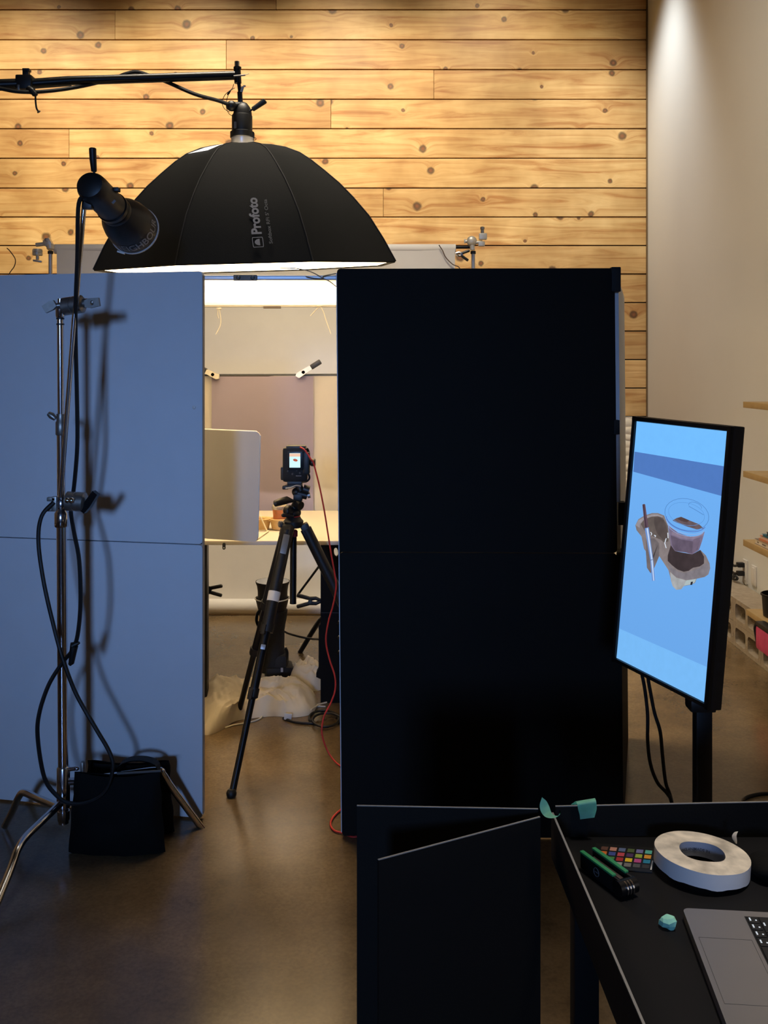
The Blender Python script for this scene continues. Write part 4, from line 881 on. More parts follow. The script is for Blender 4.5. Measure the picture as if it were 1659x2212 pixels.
tag(obj('cloth_tag', B().box(PZ(622, 1548, 0.02), (0.036, 0.004, 0.03), Matrix.Rotation(0.1, 3, 'Y'), bev=0.001), M_white), 'little white fabric tag at the hem of the cloth', 'tag')
cp = []
for k in range(26):
    a = k * 0.42 + 2.2; cp.append(PZ(697 + 30 * math.cos(a) + k * 0.5, 1549 + 16 * math.sin(a) + k * 0.35, 0.006 + 0.0006 * k))
cable('coiled_cable', [PZ(612, 1551, .006), PZ(635, 1559, .006), PZ(665, 1562, .006)] + cp, 0.006, M_rubber, 'black cable coiled on the floor in front of the table leg', 'cable')

# ------------------------------------------------------------------ portrait display on its stand
TVC = Vector((0.7976, 2.7221, 1.1646)); yaw, tilt, roll = -1.20285, -0.09035, 0.01567
TR = Matrix.Rotation(yaw, 3, 'Z') @ Matrix.Rotation(tilt, 3, 'X') @ Matrix.Rotation(roll, 3, 'Y')
TX, TN, TZ = TR @ X, TR @ Vector((0, -1, 0)), TR @ Z           # right, towards viewer, up
def tv(x, z, lift=0.0): return TVC + TX * x + TZ * z + TN * lift
def tvpx(px, py, lift=0.0):
    o = Vector((0, 0, CZ)); d = P(px, py, 1.0) - o; t = (TVC - o).dot(TN) / d.dot(TN); q = o + d * t - TVC
    x, z = q.dot(TX), q.dot(TZ); x = max(-0.199, min(0.199, x)); z = max(-0.354, min(0.354, z)); return tv(x, z, lift)
dp = thing('portrait_display', 'upright display on a black pole showing a coffee cup picture', 'display', (0.80, 2.72, 0))
SWd, SHt = 0.398, 0.708
hs_ = B(); hs_.plate(tv(0, 0, -0.028), TX, TZ, [(x, z) for x, z in rounded(SWd + 0.036, SHt + 0.034, 0.006, 3)], [], -0.03)
bmz = hs_
obj('housing', B().box(tv(0, 0, -0.021), (SWd + 0.034, 0.036, SHt + 0.032), TR, bev=0.004), M_black, dp)
hs_.bm.free()
for nm, c, s in (('bezel', tv(-SWd / 2 - 0.0085, 0, 0.001), (0.015, 0.012, SHt + 0.030)), ('bezel', tv(SWd / 2 + 0.0085, 0, 0.001), (0.015, 0.012, SHt + 0.030)), ('bezel', tv(0, SHt / 2 + 0.0075, 0.001), (SWd + 0.034, 0.012, 0.013)), ('bezel', tv(0, -SHt / 2 - 0.0065, 0.001), (SWd + 0.034, 0.012, 0.011))):
    obj(nm, B().box(c, s, TR, bev=0.002), M_blackm, dp)
def egrad(name, c0, c1, axis_len, strength=1.0):
    """screen picture colour with a soft vertical gradient (it is the picture shown on the screen)"""
    m = bpy.data.materials.new(name); m.use_nodes = True; nt = m.node_tree; N = nt.nodes; L = nt.links; b = N['Principled BSDF']
    tc = N.new('ShaderNodeTexCoord'); sp = N.new('ShaderNodeSeparateXYZ'); L.new(tc.outputs['Object'], sp.inputs[0])
    mr = N.new('ShaderNodeMapRange'); mr.inputs[1].default_value = 1.16 - axis_len; mr.inputs[2].default_value = 1.16 + axis_len; L.new(sp.outputs['Z'], mr.inputs[0])
    rp = N.new('ShaderNodeValToRGB'); rp.color_ramp.elements[0].color = lin(c0) + (1,); rp.color_ramp.elements[1].color = lin(c1) + (1,); L.new(mr.outputs[0], rp.inputs[0])
    L.new(rp.outputs[0], b.inputs['Emission Color']); b.inputs['Emission Strength'].default_value = strength; b.inputs['Base Color'].default_value = (0.003, 0.003, 0.003, 1); b.inputs['Roughness'].default_value = 0.3
    return m
scm = [egrad('screen_field_blue', (106, 166, 232), (112, 178, 246), 0.35)]
def slot(rgb):
    m = emat('screen_%d_%d_%d' % rgb, rgb); nt = m.node_tree; b = nt.nodes['Principled BSDF']
    tc = nt.nodes.new('ShaderNodeTexCoord'); nz = nt.nodes.new('ShaderNodeTexNoise'); nz.inputs['Scale'].default_value = 45; nz.inputs['Detail'].default_value = 5
    rp = nt.nodes.new('ShaderNodeValToRGB'); k = 0.16 if rgb[2] < 180 else 0.02
    rp.color_ramp.elements[0].position = 0.3; rp.color_ramp.elements[1].position = 0.7
    rp.color_ramp.elements[0].color = tuple(v * (1 - k) for v in lin(rgb)) + (1,); rp.color_ramp.elements[1].color = tuple(v * (1 + k) for v in lin(rgb)) + (1,)
    nt.links.new(tc.outputs['Object'], nz.inputs['Vector']); nt.links.new(nz.outputs['Fac'], rp.inputs['Fac']); nt.links.new(rp.outputs[0], b.inputs['Emission Color'])
    scm.append(m); return len(scm) - 1
pic = B(); pic.poly([tv(-SWd / 2, -SHt / 2, 0.0005), tv(SWd / 2, -SHt / 2, 0.0005), tv(SWd / 2, SHt / 2, 0.0005), tv(-SWd / 2, SHt / 2, 0.0005)])
def shape(pts, rgb, lift, crop=True):
    k = next((i for i, m in enumerate(scm) if m.name == 'screen_%d_%d_%d' % rgb), None)
    pic.mi = k if k is not None else slot(rgb)
    q = [(1340 + a / 7.54, 1050 + b / 7.54) if crop else (a, b) for a, b in pts]
    fill = bmesh.new(); vs = [fill.verts.new(tvpx(a, b, lift)) for a, b in q]; es = [fill.edges.new((vs[i], vs[(i + 1) % len(vs)])) for i in range(len(vs))]
    bmesh.ops.triangle_fill(fill, edges=es, use_beauty=True, normal=TN)
    mp = {v: pic.bm.verts.new(v.co) for v in fill.verts}
    for f in fill.faces:
        nf = pic._f([mp[v] for v in f.verts])
        if nf and nf.normal.length == 0: nf.normal_update()
    fill.free()
def stroke(pts, w, rgb, lift):
    for (a, b), (c, d) in zip(pts, pts[1:]):
        dx, dy = c - a, d - b; l = math.hypot(dx, dy) or 1; nx, ny = -dy / l * w / 2, dx / l * w / 2
        shape([(a + nx, b + ny), (c + nx, d + ny), (c - nx, d - ny), (a - nx, b - ny)], rgb, lift)
shape([(1375, 905), (1578, 930), (1566, 1007.5), (1371.5, 975.7)], (116, 190, 255), 0.0009, False)
shape([(1371.5, 975.7), (1566, 1007.5), (1559.5, 1071.5), (1368.6, 1019)], (80, 122, 192), 0.0009, False)
shape([(1339, 1358), (1528, 1441), (1521, 1524), (1331, 1424)], (120, 186, 246), 0.0009, False)
shape([(250, 640), (300, 540), (400, 480), (520, 440), (620, 440), (720, 480), (780, 640), (830, 960), (900, 1060), (1180, 1110), (1310, 1040), (1400, 1130), (1460, 1260), (1470, 1340), (1440, 1440), (1380, 1480), (1250, 1510), (1220, 1580), (1140, 1610), (1030, 1630), (1000, 1680), (920, 1690), (860, 1630), (830, 1530), (790, 1370), (640, 1140), (560, 1330), (500, 1420), (440, 1330), (420, 1060), (390, 1020), (350, 820), (270, 720)], (132, 122, 122), 0.0012)
shape([(340, 620), (400, 540), (520, 500), (620, 490), (700, 520), (780, 640), (790, 900), (720, 920), (660, 870), (560, 830), (480, 780), (400, 720)], (98, 88, 84), 0.0015)
shape([(430, 860), (560, 850), (640, 930), (640, 1140), (560, 1330), (500, 1420), (440, 1330), (425, 1050)], (112, 104, 106), 0.0015)
shape([(620, 950), (560, 1150), (545, 1180), (535, 1140)], (72, 66, 68), 0.0017)
shape([(830, 960), (900, 1060), (1100, 1100), (1180, 1110), (1310, 1040), (1370, 1150), (1370, 1260), (1300, 1310), (1190, 1330), (1120, 1380), (1040, 1395), (940, 1360), (850, 1290), (780, 1220), (780, 1130)], (62, 52, 54), 0.0015)
shape([(780, 1240), (860, 1345), (960, 1400), (1060, 1415), (1180, 1380), (1300, 1330), (1400, 1250), (1462, 1290), (1470, 1340), (1440, 1440), (1250, 1510), (1080, 1530), (920, 1480), (820, 1390)], (126, 120, 126), 0.0017)
shape([(820, 1400), (920, 1490), (1080, 1535), (1050, 1620), (1000, 1680), (920, 1690), (860, 1630), (830, 1530)], (164, 166, 168), 0.0018)
shape([(1085, 1535), (1245, 1512), (1215, 1575), (1140, 1605), (1035, 1625)], (172, 186, 188), 0.0018)
shape([(1160, 1560), (1195, 1555), (1180, 1610), (1148, 1610)], (34, 34, 44), 0.0021)
shape([(790, 640), (830, 960), (900, 1060), (1060, 1080), (1180, 1112), (1290, 1045), (1340, 900), (1385, 740), (1300, 800), (1150, 830), (950, 760)], (120, 108, 132), 0.0020)
shape([(830, 800), (850, 960), (900, 1050), (1060, 1075), (1180, 1100), (1270, 1030), (1310, 880), (1200, 900), (1000, 870)], (98, 86, 104), 0.0022)
shape([(860, 560), (940, 600), (1100, 660), (1250, 705), (1370, 690), (1290, 620), (1150, 565), (1000, 500), (930, 520)], (104, 88, 92), 0.0022)
shape([(1200, 860), (1310, 840), (1290, 960), (1240, 1060), (1180, 1090)], (112, 98, 118), 0.0023)
shape([(850, 740), (1000, 800), (1150, 835), (1300, 810), (1380, 745), (1370, 800), (1200, 870), (1000, 850), (850, 790)], (136, 122, 142), 0.0023)
shape([(940, 530), (1010, 505), (1140, 560), (1100, 590), (1000, 570)], (84, 66, 66), 0.0023)
shape([(560, 510), (640, 505), (720, 560), (770, 700), (780, 860), (700, 880), (600, 760), (560, 620)], (84, 74, 72), 0.0016)
shape([(255, 640), (300, 560), (400, 500), (520, 462), (620, 462), (700, 490), (690, 512), (610, 488), (520, 495), (400, 535), (335, 610), (320, 680)], (152, 146, 152), 0.0016)
def ell(cx, cy, rx, ry, rot, a0=0, a1=360, n=26):
    out = []
    for k in range(n + 1):
        a = math.radians(a0 + (a1 - a0) * k / n); x, y = rx * math.cos(a), ry * math.sin(a); r = math.radians(rot)
        out.append((cx + x * math.cos(r) - y * math.sin(r), cy + x * math.sin(r) + y * math.cos(r)))
    return out
stroke(ell(1095, 465, 365, 255, 14), 9, (84, 138, 204), 0.0024)
stroke(ell(1090, 455, 300, 180, 14), 6, (90, 150, 220), 0.0024)
stroke(ell(1085, 560, 330, 170, 14, 10, 175), 12, (88, 120, 196), 0.0025)
stroke(ell(1085, 610, 325, 165, 14, 15, 170), 9, (150, 178, 226), 0.0025)
stroke(ell(1080, 650, 310, 160, 14, 15, 170), 9, (150, 160, 200), 0.0025)
stroke(ell(1230, 330, 110, 60, 20, 160, 360), 8, (84, 138, 204), 0.0025)
stroke([(1130, 330), (1240, 390), (1370, 470)], 10, (84, 138, 204), 0.0025)
shape([(372, 302), (400, 290), (418, 300), (472, 668), (410, 682)], (98, 76, 88), 0.0028)
shape([(385, 310), (396, 305), (440, 670), (425, 676)], (58, 44, 54), 0.0030)
shape([(410, 690), (475, 670), (548, 1200), (582, 1540), (530, 1545), (500, 1210)], (112, 146, 206), 0.0028)
shape([(440, 690), (462, 684), (540, 1200), (566, 1540), (552, 1542), (518, 1205)], (196, 216, 244), 0.0030)
stroke([(505, 1205), (545, 1198)], 8, (60, 76, 120), 0.0032)
for s_ in ([(505, 750), (525, 780), (515, 800)], [(560, 800), (590, 810), (575, 830)], [(760, 850), (735, 930), (760, 1010)], [(785, 760), (790, 850)]): stroke(s_, 12, (226, 236, 250), 0.0026)
# make every face look at the viewer
pic.bm.normal_update()
for f in pic.bm.faces:
    if f.normal.dot(TN) < 0: f.normal_flip()
obj('screen_picture', pic, scm, dp, 0, fix=False)
obj('rear_mount', B().box(tv(0.02, -0.06, -0.07), (0.22, 0.06, 0.30), TR, bev=0.01), M_black, dp)
obj('side_button', B().box(tv(SWd / 2 + 0.012, -0.26, -0.02), (0.012, 0.02, 0.03), TR, bev=0.003), M_black, dp)
obj('lower_bracket', B().box(P(1513, 1519, 2.66), (0.07, 0.06, 0.035), bev=0.008), M_black, dp)
PX_ = P(1517, 1600, 2.68)
obj('stand_pole', B().box((PX_.x, PX_.y, 0.43), (0.044, 0.04, 0.84), bev=0.004), M_black, dp)
obj('stand_base', B().box((PX_.x + 0.02, PX_.y + 0.02, 0.012), (0.5, 0.42, 0.024), Matrix.Rotation(yaw, 3, 'Z'), bev=0.006), M_black, dp)
cable('display_cable', [P(1385, 1448, 2.85), P(1393, 1490, 2.85), P(1399, 1545, 2.85), P(1399, 1600, 2.84), P(1405, 1650, 2.83), P(1420, 1690, 2.82), P(1442, 1715, 2.8), P(1452, 1740, 2.78), P(1470, 1850, 2.75)], 0.0052, M_rubber, 'left one of two black cables hanging below the display', 'cable')
cable('display_cable', [P(1398, 1455, 2.83), P(1405, 1495, 2.83), P(1414, 1540, 2.83), P(1426, 1580, 2.82), P(1431, 1630, 2.82), P(1438, 1690, 2.81), P(1450, 1728, 2.8), P(1470, 1840, 2.77)], 0.0052, M_rubber, 'right one of two black cables hanging below the display', 'cable')
cable('floor_cable', [PZ(1600, 1760, .006), PZ(1606, 1728, .006), PZ(1630, 1717, .006), PZ(1665, 1714, .006), PZ(1720, 1722, .006)], 0.0065, M_rubber, 'black cable curving on the floor behind the desk at the right edge', 'cable')

# ------------------------------------------------------------------ paper floor lantern
DLn = 6.6; lc = P(1366, HY, DLn); lc.z = 0
ln = thing('paper_lantern', 'tall ribbed white paper floor lantern behind the display', 'lamp', lc)
g = B(); prev = None; nrib = 26; z0, z1 = 0.05, P(0, 903, DLn).z
for k in range(nrib * 4 + 1):
    v = k / (nrib * 4); z = z0 + (z1 - z0) * v; rr = 0.112 + 0.006 * abs(math.sin(math.pi * v * nrib)) + 0.004 * noise.noise(Vector((0, 0, v * 30)))
    rg = [g.bm.verts.new((lc.x + rr * math.copysign(abs(math.cos(a)) ** 0.7, math.cos(a)), lc.y + rr * math.copysign(abs(math.sin(a)) ** 0.7, math.sin(a)), z + 0.006 * math.sin(3 * a + k * 0.3))) for a in [2 * math.pi * i / 28 for i in range(28)]]
    if prev: g.skin(prev, rg)
    prev = rg
obj('paper_shade', g, mat('rice_paper', (236, 228, 210), 0.9, var=0.04, scale=20), ln, 30)
rg_ = B()
for z in (z0, z1): rg_.tube([lc + Vector((0.112 * math.cos(a), 0.112 * math.sin(a), z)) for a in [2 * math.pi * i / 24 for i in range(25)]], 0.004, 6)
obj_split('wire_hoop', rg_, M_white, ln)
fr_ = B(); fr_.cyl(lc + Z * 0.0, lc + Z * 0.06, 0.10, seg=24); obj('base', fr_, M_blackm, ln)

# ------------------------------------------------------------------ right wall: shelves, books, sockets, concrete blocks
XF = 2.09; YS = XF * F / (1605 - CX)
shl = []
for i, (yt, yb, lb) in enumerate(((867.5, 880.5, 'top oak wall shelf at the right edge'), (1017, 1030, 'middle oak wall shelf at the right edge'), (1165, 1178.5, 'lowest oak wall shelf carrying a stack of books'))):
    zt, zb = CZ - (yt - HY) * YS / F, CZ - (yb - HY) * YS / F
    o = tag(obj('wall_shelf', B().box(((XF + XW) / 2, YS - 0.65, (zt + zb) / 2), (XW - XF, 1.3, zt - zb), bev=0.002), M_tan), lb, 'shelf', 'oak shelves on the right wall'); shl.append((zt, zb))
bkc = [((222, 214, 200), (128, 116, 112), 0.030, 1632, 'white paperback with grey cover at the bottom of the stack', 'LINEN'), ((206, 150, 112), (206, 150, 112), 0.012, 1640, 'thin orange and white book lying second in the stack', ''), ((226, 214, 204), (214, 120, 84), 0.018, 1643, 'pale book with orange spine lying third in the stack', ''), ((40, 112, 138), (40, 112, 138), 0.014, 1648, 'teal book lying near the top of the stack', ''), ((36, 34, 36), (36, 34, 36), 0.02, 1657, 'dark book on top of the stack on the lowest shelf', '')]
zb_ = shl[2][0]
for pg_, cv, th, px, lb, tx in bkc:
    XB = XF + 0.022; yb0 = XB * F / (px - CX)
    t = thing('book', lb, 'book', (XB + 0.09, yb0 - 0.13, zb_), 'books stacked on the lowest shelf')
    cvm = mat('cover_%d_%d_%d' % cv, cv, 0.5); pgm = mat('spine_%d_%d_%d' % pg_, pg_, 0.6)
    bb_ = obj('block', B().box((XB + 0.09, yb0 - 0.13, zb_ + th / 2), (0.18, 0.26, th - 0.004)), pgm, t)
    for zz in (zb_ + 0.001, zb_ + th - 0.0015): obj('cover', B().box((XB + 0.088, yb0 - 0.13, zz), (0.186, 0.262, 0.002)), cvm, bb_)
    if tx:
        for y_, w_ in ((0.03, 0.022), (0.10, 0.05)): obj('spine_mark', B().box((XB - 0.0015, yb0 - y_ - w_ / 2, zb_ + 0.013), (0.001, w_, 0.006)), mat('book_print', (110, 100, 96), 0.7), bb_)
    zb_ += th
tag(obj('dark_canister', B().lathe((XF + 0.06, XF * F / (1652 - CX) - 0.02, shl[0][0]), Z, [(0.03, 0), (0.036, 0.004), (0.036, 0.03), (0.03, 0.036)], 20, True), M_black), 'small black round object on the top wall shelf', 'container')
for px, py, lb in ((1611.5, 1235, 'white double socket plate with two black plugs'), (1630.5, 1243.5, 'blank white wall plate beside the socket')):
    yy = XW * F / (px - CX); zz = CZ - (py - HY) * yy / F
    t = thing('wall_plate', lb, 'socket', (XW, yy, zz - 0.08), 'white wall plates')
    pl_ = obj('plate', B().box((XW - 0.005, yy, zz), (0.010, 0.075, 0.155 if px < 1620 else 0.125), bev=0.003), M_white, t)
    obj('face', B().box((XW - 0.011, yy, zz), (0.004, 0.045, 0.10), bev=0.001), M_white, pl_)
yp = XW * F / (1611 - CX)
for dz, lb in ((0.045, 'upper black plug in the wall socket'), (-0.01, 'lower black plug with a looped cord in the wall socket')):
    zz = CZ - (1235 - HY) * yp / F + dz; t = thing('power_plug', lb, 'plug', (XW - 0.03, yp, zz), 'black plugs in the wall socket')
    obj('plug_body', B().box((XW - 0.035, yp, zz), (0.045, 0.04, 0.03), bev=0.006), M_rubber, t)
    pts = [Vector((XW - 0.05, yp, zz)), Vector((XW - 0.07, yp + 0.02, zz - 0.01))]
    if dz < 0: pts += [Vector((XW - 0.06, yp - 0.02, zz - 0.03)), Vector((XW - 0.07, yp + 0.03, zz - 0.045)), Vector((XW - 0.06, yp + 0.05, zz - 0.01)), Vector((XW - 0.07, yp + 0.16, zz - 0.012)), Vector((XW - 0.09, yp + 0.5, zz - 0.04))]
    else: pts += [Vector((XW - 0.07, yp + 0.15, zz + 0.002)), Vector((XW - 0.08, yp + 0.5, zz - 0.05))]
    obj('cord', B().tube(smooth(pts, 6), 0.008, 8), M_rubber, t)
# concrete blocks, two courses
M_conc = mat('concrete_block', (160, 146, 126), 0.95, var=0.12, scale=30, bump=0.5, bscale=90)
XBf, BLn, BHt = 2.12, 0.435, 0.145
hole = rounded(0.165, 0.092, 0.025, 5)
proto = B().plate((0, 0, 0), -Y, Z, [(-BLn / 2 + 0.002, 0.001), (BLn / 2 - 0.002, 0.001), (BLn / 2 - 0.002, BHt - 0.001), (-BLn / 2 + 0.002, BHt - 0.001)], [[(a - 0.1, b + BHt / 2) for a, b in hole], [(a + 0.1, b + BHt / 2) for a, b in hole]], -0.19)
bmesh.ops.recalc_face_normals(proto.bm, faces=proto.bm.faces[:]); pme = bpy.data.meshes.new('concrete_block'); proto.bm.to_mesh(pme); proto.bm.free(); pme.materials.append(M_conc)
xm = [v.co.x for v in pme.vertices]; pme.transform(Matrix.Translation((-min(xm), 0, 0)))
pos_words = ['nearest', 'second nearest', 'third nearest', 'farthest']
for k in range(4):
    for lv in (0, 1):
        o = bpy.data.objects.new('concrete_block', pme); col.objects.link(o); o.location = (XBf, 5.25 + BLn * k, lv * BHt)
        tag(o, '%s concrete block in the %s course along the right wall' % (pos_words[k], ('lower', 'upper')[lv]), 'concrete block', 'concrete blocks stacked along the right wall')
wbd = tag(obj('wooden_board', B().box((2.185, 4.90, 2 * BHt + 0.0165), (0.29, 1.16, 0.032), bev=0.003), M_tan), 'tan wooden board lying on the concrete blocks at the right edge', 'board')
bnp = P(1662, 1300, 5.12); zbn = 2 * BHt + 0.033
bn_ = thing('black_bin', 'black tub standing on the wooden board at the right edge', 'bin', (2.15, 5.3, zbn))
obj('tub', B().lathe((2.15, 5.3, zbn), Z, [(0.07, 0), (0.078, 0.004), (0.086, 0.12), (0.082, 0.12), (0.07, 0.02)], 28), M_black, bn_)
obj('tub_rim', B().lathe((2.15, 5.3, zbn + 0.114), Z, [(0.086, 0), (0.092, 0.003), (0.092, 0.010), (0.086, 0.013)], 28), M_blackm, bn_)
pk = thing('pink_bag', 'pink bag hanging in front of the concrete blocks at the right edge', 'bag', (1.97, 5.0, 0.19))
g = B(); g.box((1.995, 5.03, 0.255), (0.05, 0.27, 0.125), bev=0.02); obj('pouch', g, mat('pink_nylon', (196, 66, 108), 0.55, var=0.12, scale=18, bump=0.3, bscale=25), pk)
g = B(); g.box((1.998, 5.03, 0.325), (0.055, 0.27, 0.03), bev=0.012); obj('top_flap', g, M_black, pk)
g = B(); g.tube(smooth([Vector((1.985, 5.155, 0.33)), Vector((1.975, 5.172, 0.30)), Vector((1.98, 5.168, 0.25)), Vector((1.985, 5.16, 0.20))], 5), 0.009, 8); obj('strap', g, M_tapeblack, pk)

# ------------------------------------------------------------------ desk with laptop (right foreground)
ZD = 0.80
dk = thing('work_desk', 'black work desk in the right foreground', 'desk', (0.75, 1.35, 0))
obj('desk_top', B().box((0.339 + 0.5, 1.345, ZD - 0.0125), (1.0, 0.96, 0.025), bev=0.002), M_desk, dk)
for x, y in ((0.368, 1.785), (1.28, 1.785), (0.368, 0.905), (1.28, 0.905)): obj('leg', B().box((x, y, (ZD - 0.025) / 2), (0.045, 0.045, ZD - 0.027), bev=0.003), mat('desk_leg_black', (9, 9, 9), 0.7, spec=0.2), dk)
obj('rear_apron', B().box((0.82, 1.79, ZD - 0.065), (0.88, 0.02, 0.075), bev=0.002), mat('desk_leg_black', (9, 9, 9), 0.7, spec=0.2), dk)
ZP = 0.856
def foam_flag(label, a, b, z0, z1):
    a, b = Vector((a[0], a[1], 0)), Vector((b[0], b[1], 0)); u = b - a; w = u.length; u.normalize(); n = Vector((-u.y, u.x, 0)); c = (a + b) / 2; R = Matrix((u, n, Z)).transposed()
    t = thing('foam_board', label, 'foam board', Vector((c.x, c.y, z0)), 'black foam boards around the desk')
    fc_ = obj('face', B().box(c + Z * (z0 + z1) / 2, (w, 0.005, z1 - z0), R), M_foamblack, t)
    obj('cut_edge', B().box(c + Z * (z1 + 0.0004), (w, 0.0036, 0.0016), R), M_edge, fc_)
    return t
foam_flag('black foam strip standing along the back of the desk', (0.322, 1.827), (1.30, 1.872), ZD - 0.06, ZP)
foam_flag('black foam strip along the left side of the desk', (0.312, 1.80), (0.334, 0.90), 0.775, ZP)
foam_flag('black foam board wing farther from the camera left of the desk', (0.288, 1.818), (-0.051, 1.832), 0.002, ZP - 0.001)
foam_flag('black foam board wing nearer to the camera left of the desk', (0.286, 1.786), (-0.010, 1.630), 0.002, ZP - 0.001)
# mint tape pieces
def ribbon(name, rows, label, m=M_green):
    g = B(); pr = None
    for a, b in rows:
        v = [g.bm.verts.new(Vector(a)), g.bm.verts.new(Vector(b))]
        if pr: g._f([pr[0], pr[1], v[1], v[0]])
        pr = v
    bmesh.ops.solidify(g.bm, geom=g.bm.faces[:], thickness=0.0006)
    return tag(obj(name, g, m, None, 60), label, 'tape', 'mint green tape scraps')
def rowsmooth(rows, n=4):
    A, C = smooth([r[0] for r in rows], n), smooth([r[1] for r in rows], n); return list(zip(A, C))
Dq = 1.765
ribbon('tape_scrap', rowsmooth([(P(1171, 1722, Dq), P(1173, 1724, Dq)), (P(1166, 1738, Dq), P(1180, 1730, Dq)), (P(1168, 1752, Dq - .005), P(1186, 1741, Dq + .005)), (P(1177, 1764, Dq - .01), P(1191, 1755, Dq + .01)), (P(1190, 1767.5, Dq - .01), P(1197, 1761, Dq + .01)), (P(1203, 1765, Dq), P(1205, 1762, Dq)), (P(1210.5, 1758, Dq), P(1207.5, 1758.5, Dq)), (P(1210, 1750, Dq), P(1208, 1751, Dq))]), 'curled crescent of mint tape at the corner of the foam boards')
Dq = 1.815
ribbon('tape_scrap', rowsmooth([(P(1253, 1770, Dq), P(1284, 1766, Dq)), (P(1252, 1760, Dq - .004), P(1288, 1752, Dq - .004)), (P(1249, 1749, Dq - .008), P(1289, 1745, Dq - .008)), (P(1247, 1738, Dq - .011), P(1288, 1732, Dq - .011)), (P(1244, 1731, Dq - .004), P(1285, 1724, Dq - .004)), (P(1240, 1733, Dq + .006), P(1282, 1728, Dq + .006)), (P(1233, 1738, Dq + .01), P(1270, 1738, Dq + .012))]), 'folded strip of mint tape over the back foam strip')
g = B(); c0 = PZ(1444, 1992, ZD + 0.010)
g.ball(c0, 0.012, 10, (1.15, 0.8, 0.8))
for v in g.bm.verts: v.co += Vector((noise.noise(v.co * 90), noise.noise(v.co * 90 + X * 9), noise.noise(v.co * 90 + Y * 5))) * 0.006
for v in g.bm.verts: v.co.z = max(v.co.z, ZD + 0.0005)
tag(obj('tape_scrap', g, M_green, None, 20), 'crumpled ball of mint tape on the desk beside the laptop', 'tape', 'mint green tape scraps')
# roll of white tape
RC = PZ(1515, 1852, ZD + 0.026); RC.z = ZD + 0.004; RT = Matrix.Rotation(0.07, 3, 'Y') @ Matrix.Rotation(-0.02, 3, 'X')
rl = thing('tape_roll', 'dirty white tape roll lying on the desk', 'tape roll', (RC.x, RC.y, ZD))
M_tapeside = mat('grubby_tape_side', (222, 212, 196), 0.8, var=0.35, scale=28); M_tapeface = mat('white_cloth_tape', (236, 236, 236), 0.6)
Ro, Ri, Ht = 0.0805, 0.0385, 0.026; g = B(); n = 56; R0, R1, R2, R3 = [], [], [], []
lift = Z * 0.006
for k in range(n):
    a = 2 * math.pi * k / n; e = 1 + 0.012 * noise.noise(Vector((math.cos(a) * 2, math.sin(a) * 2, 0))); lobe = 0.0022 * max(0, math.sin(7 * a)) if math.sin(a) < 0.2 else 0
    d = Vector((math.cos(a), math.sin(a), 0))
    R0.append(RC + lift + RT @ (d * Ro * e + Z * (0.0 - lobe))); R1.append(RC + lift + RT @ (d * Ro * e + Z * (Ht - 0.001))); R2.append(RC + lift + RT @ (d * Ri + Z * (Ht + 0.001 * math.sin(3 * a)))); R3.append(RC + lift + RT @ (d * Ri))
mk = lambda L_: [g.bm.verts.new(p) for p in L_]
a0, a1 = mk(R0), mk(R1); g.skin(a0, a1); obj('outer_wrap', g, M_tapeface, rl, 50)
g = B(); a1, a2, a3, a0 = mk(R1), mk(R2), mk(R3), mk(R0); g.skin(a1, a2); g.skin(a3, a0); obj('roll_side', g, M_tapeside, rl, 50)
g = B(); n0 = [g.bm.verts.new(p) for p in R2]; n1 = [g.bm.verts.new(p) for p in R3]; g.skin(n0, n1); co_ = obj('core', g, mat('paper_core', (176, 182, 196), 0.7), rl, 50)
for tx, aa in (('ENGLAND', 112), ('MADE IN', 72)):
    text_obj('lettering', tx, 0.007, lambda x, y, w, aa=aa: RC + lift + RT @ (Vector((math.cos(math.radians(aa) - (x - w / 2) / 0.038), math.sin(math.radians(aa) - (x - w / 2) / 0.038), 0)) * (Ri - 0.0006) + Z * (0.010 + y)), mat('core_print', (92, 98, 112), 0.7), co_, 0.02)
rw = rowsmooth([(P(1589, 1822, 1.745), P(1592, 1823, 1.72)), (P(1583, 1814, 1.75), P(1592, 1815, 1.73)), (P(1581, 1806, 1.75), P(1591, 1805, 1.735)), (P(1586, 1798, 1.75), P(1594, 1797, 1.74)), (P(1593, 1796, 1.75), P(1596, 1797, 1.745))])
g = B(); pr = None
for a, b in rw:
    v = [g.bm.verts.new(a), g.bm.verts.new(b)]
    if pr: g._f([pr[0], pr[1], v[1], v[0]])
    pr = v
obj('loose_end', g, M_tapeface, rl, 60)
# colour checker
CC = thing('color_checker', 'small colour checker card with bright patches on the desk', 'color checker', PZ(1352, 1842, ZD))
q00, q10, q01 = PZ(1297, 1822, ZD + 0.006), PZ(1413, 1832, ZD + 0.006), PZ(1284, 1864, ZD + 0.006)
du, dv = (q10 - q00), (q01 - q00)
def cc(u, v, h=0): return q00 + du * u + dv * v + Z * h
g = B(); vt = [g.bm.verts.new(cc(u, v, -0.004)) for u, v in ((-0.1, -0.12), (1.04, -0.12), (1.04, 1.1), (-0.1, 1.1))]; vb = [g.bm.verts.new(v.co - Z * 0.0018) for v in vt]; g._f(vt); g._f(vb[::-1])
for i in range(4): g._f([vt[i], vb[i], vb[(i + 1) % 4], vt[(i + 1) % 4]])
obj('card', g, M_black, CC, 0)
cols = [(96, 64, 54), (196, 140, 124), (96, 112, 150), (80, 96, 54), (120, 118, 168), (90, 184, 166), (222, 118, 44), (66, 82, 160), (200, 76, 90), (80, 50, 96), (156, 180, 70), (226, 156, 52), (44, 54, 140), (72, 140, 76), (176, 44, 50), (236, 204, 40), (190, 76, 140), (32, 128, 160), (242, 242, 238), (202, 202, 200), (160, 160, 160), (122, 122, 122), (84, 84, 86), (52, 52, 54)]
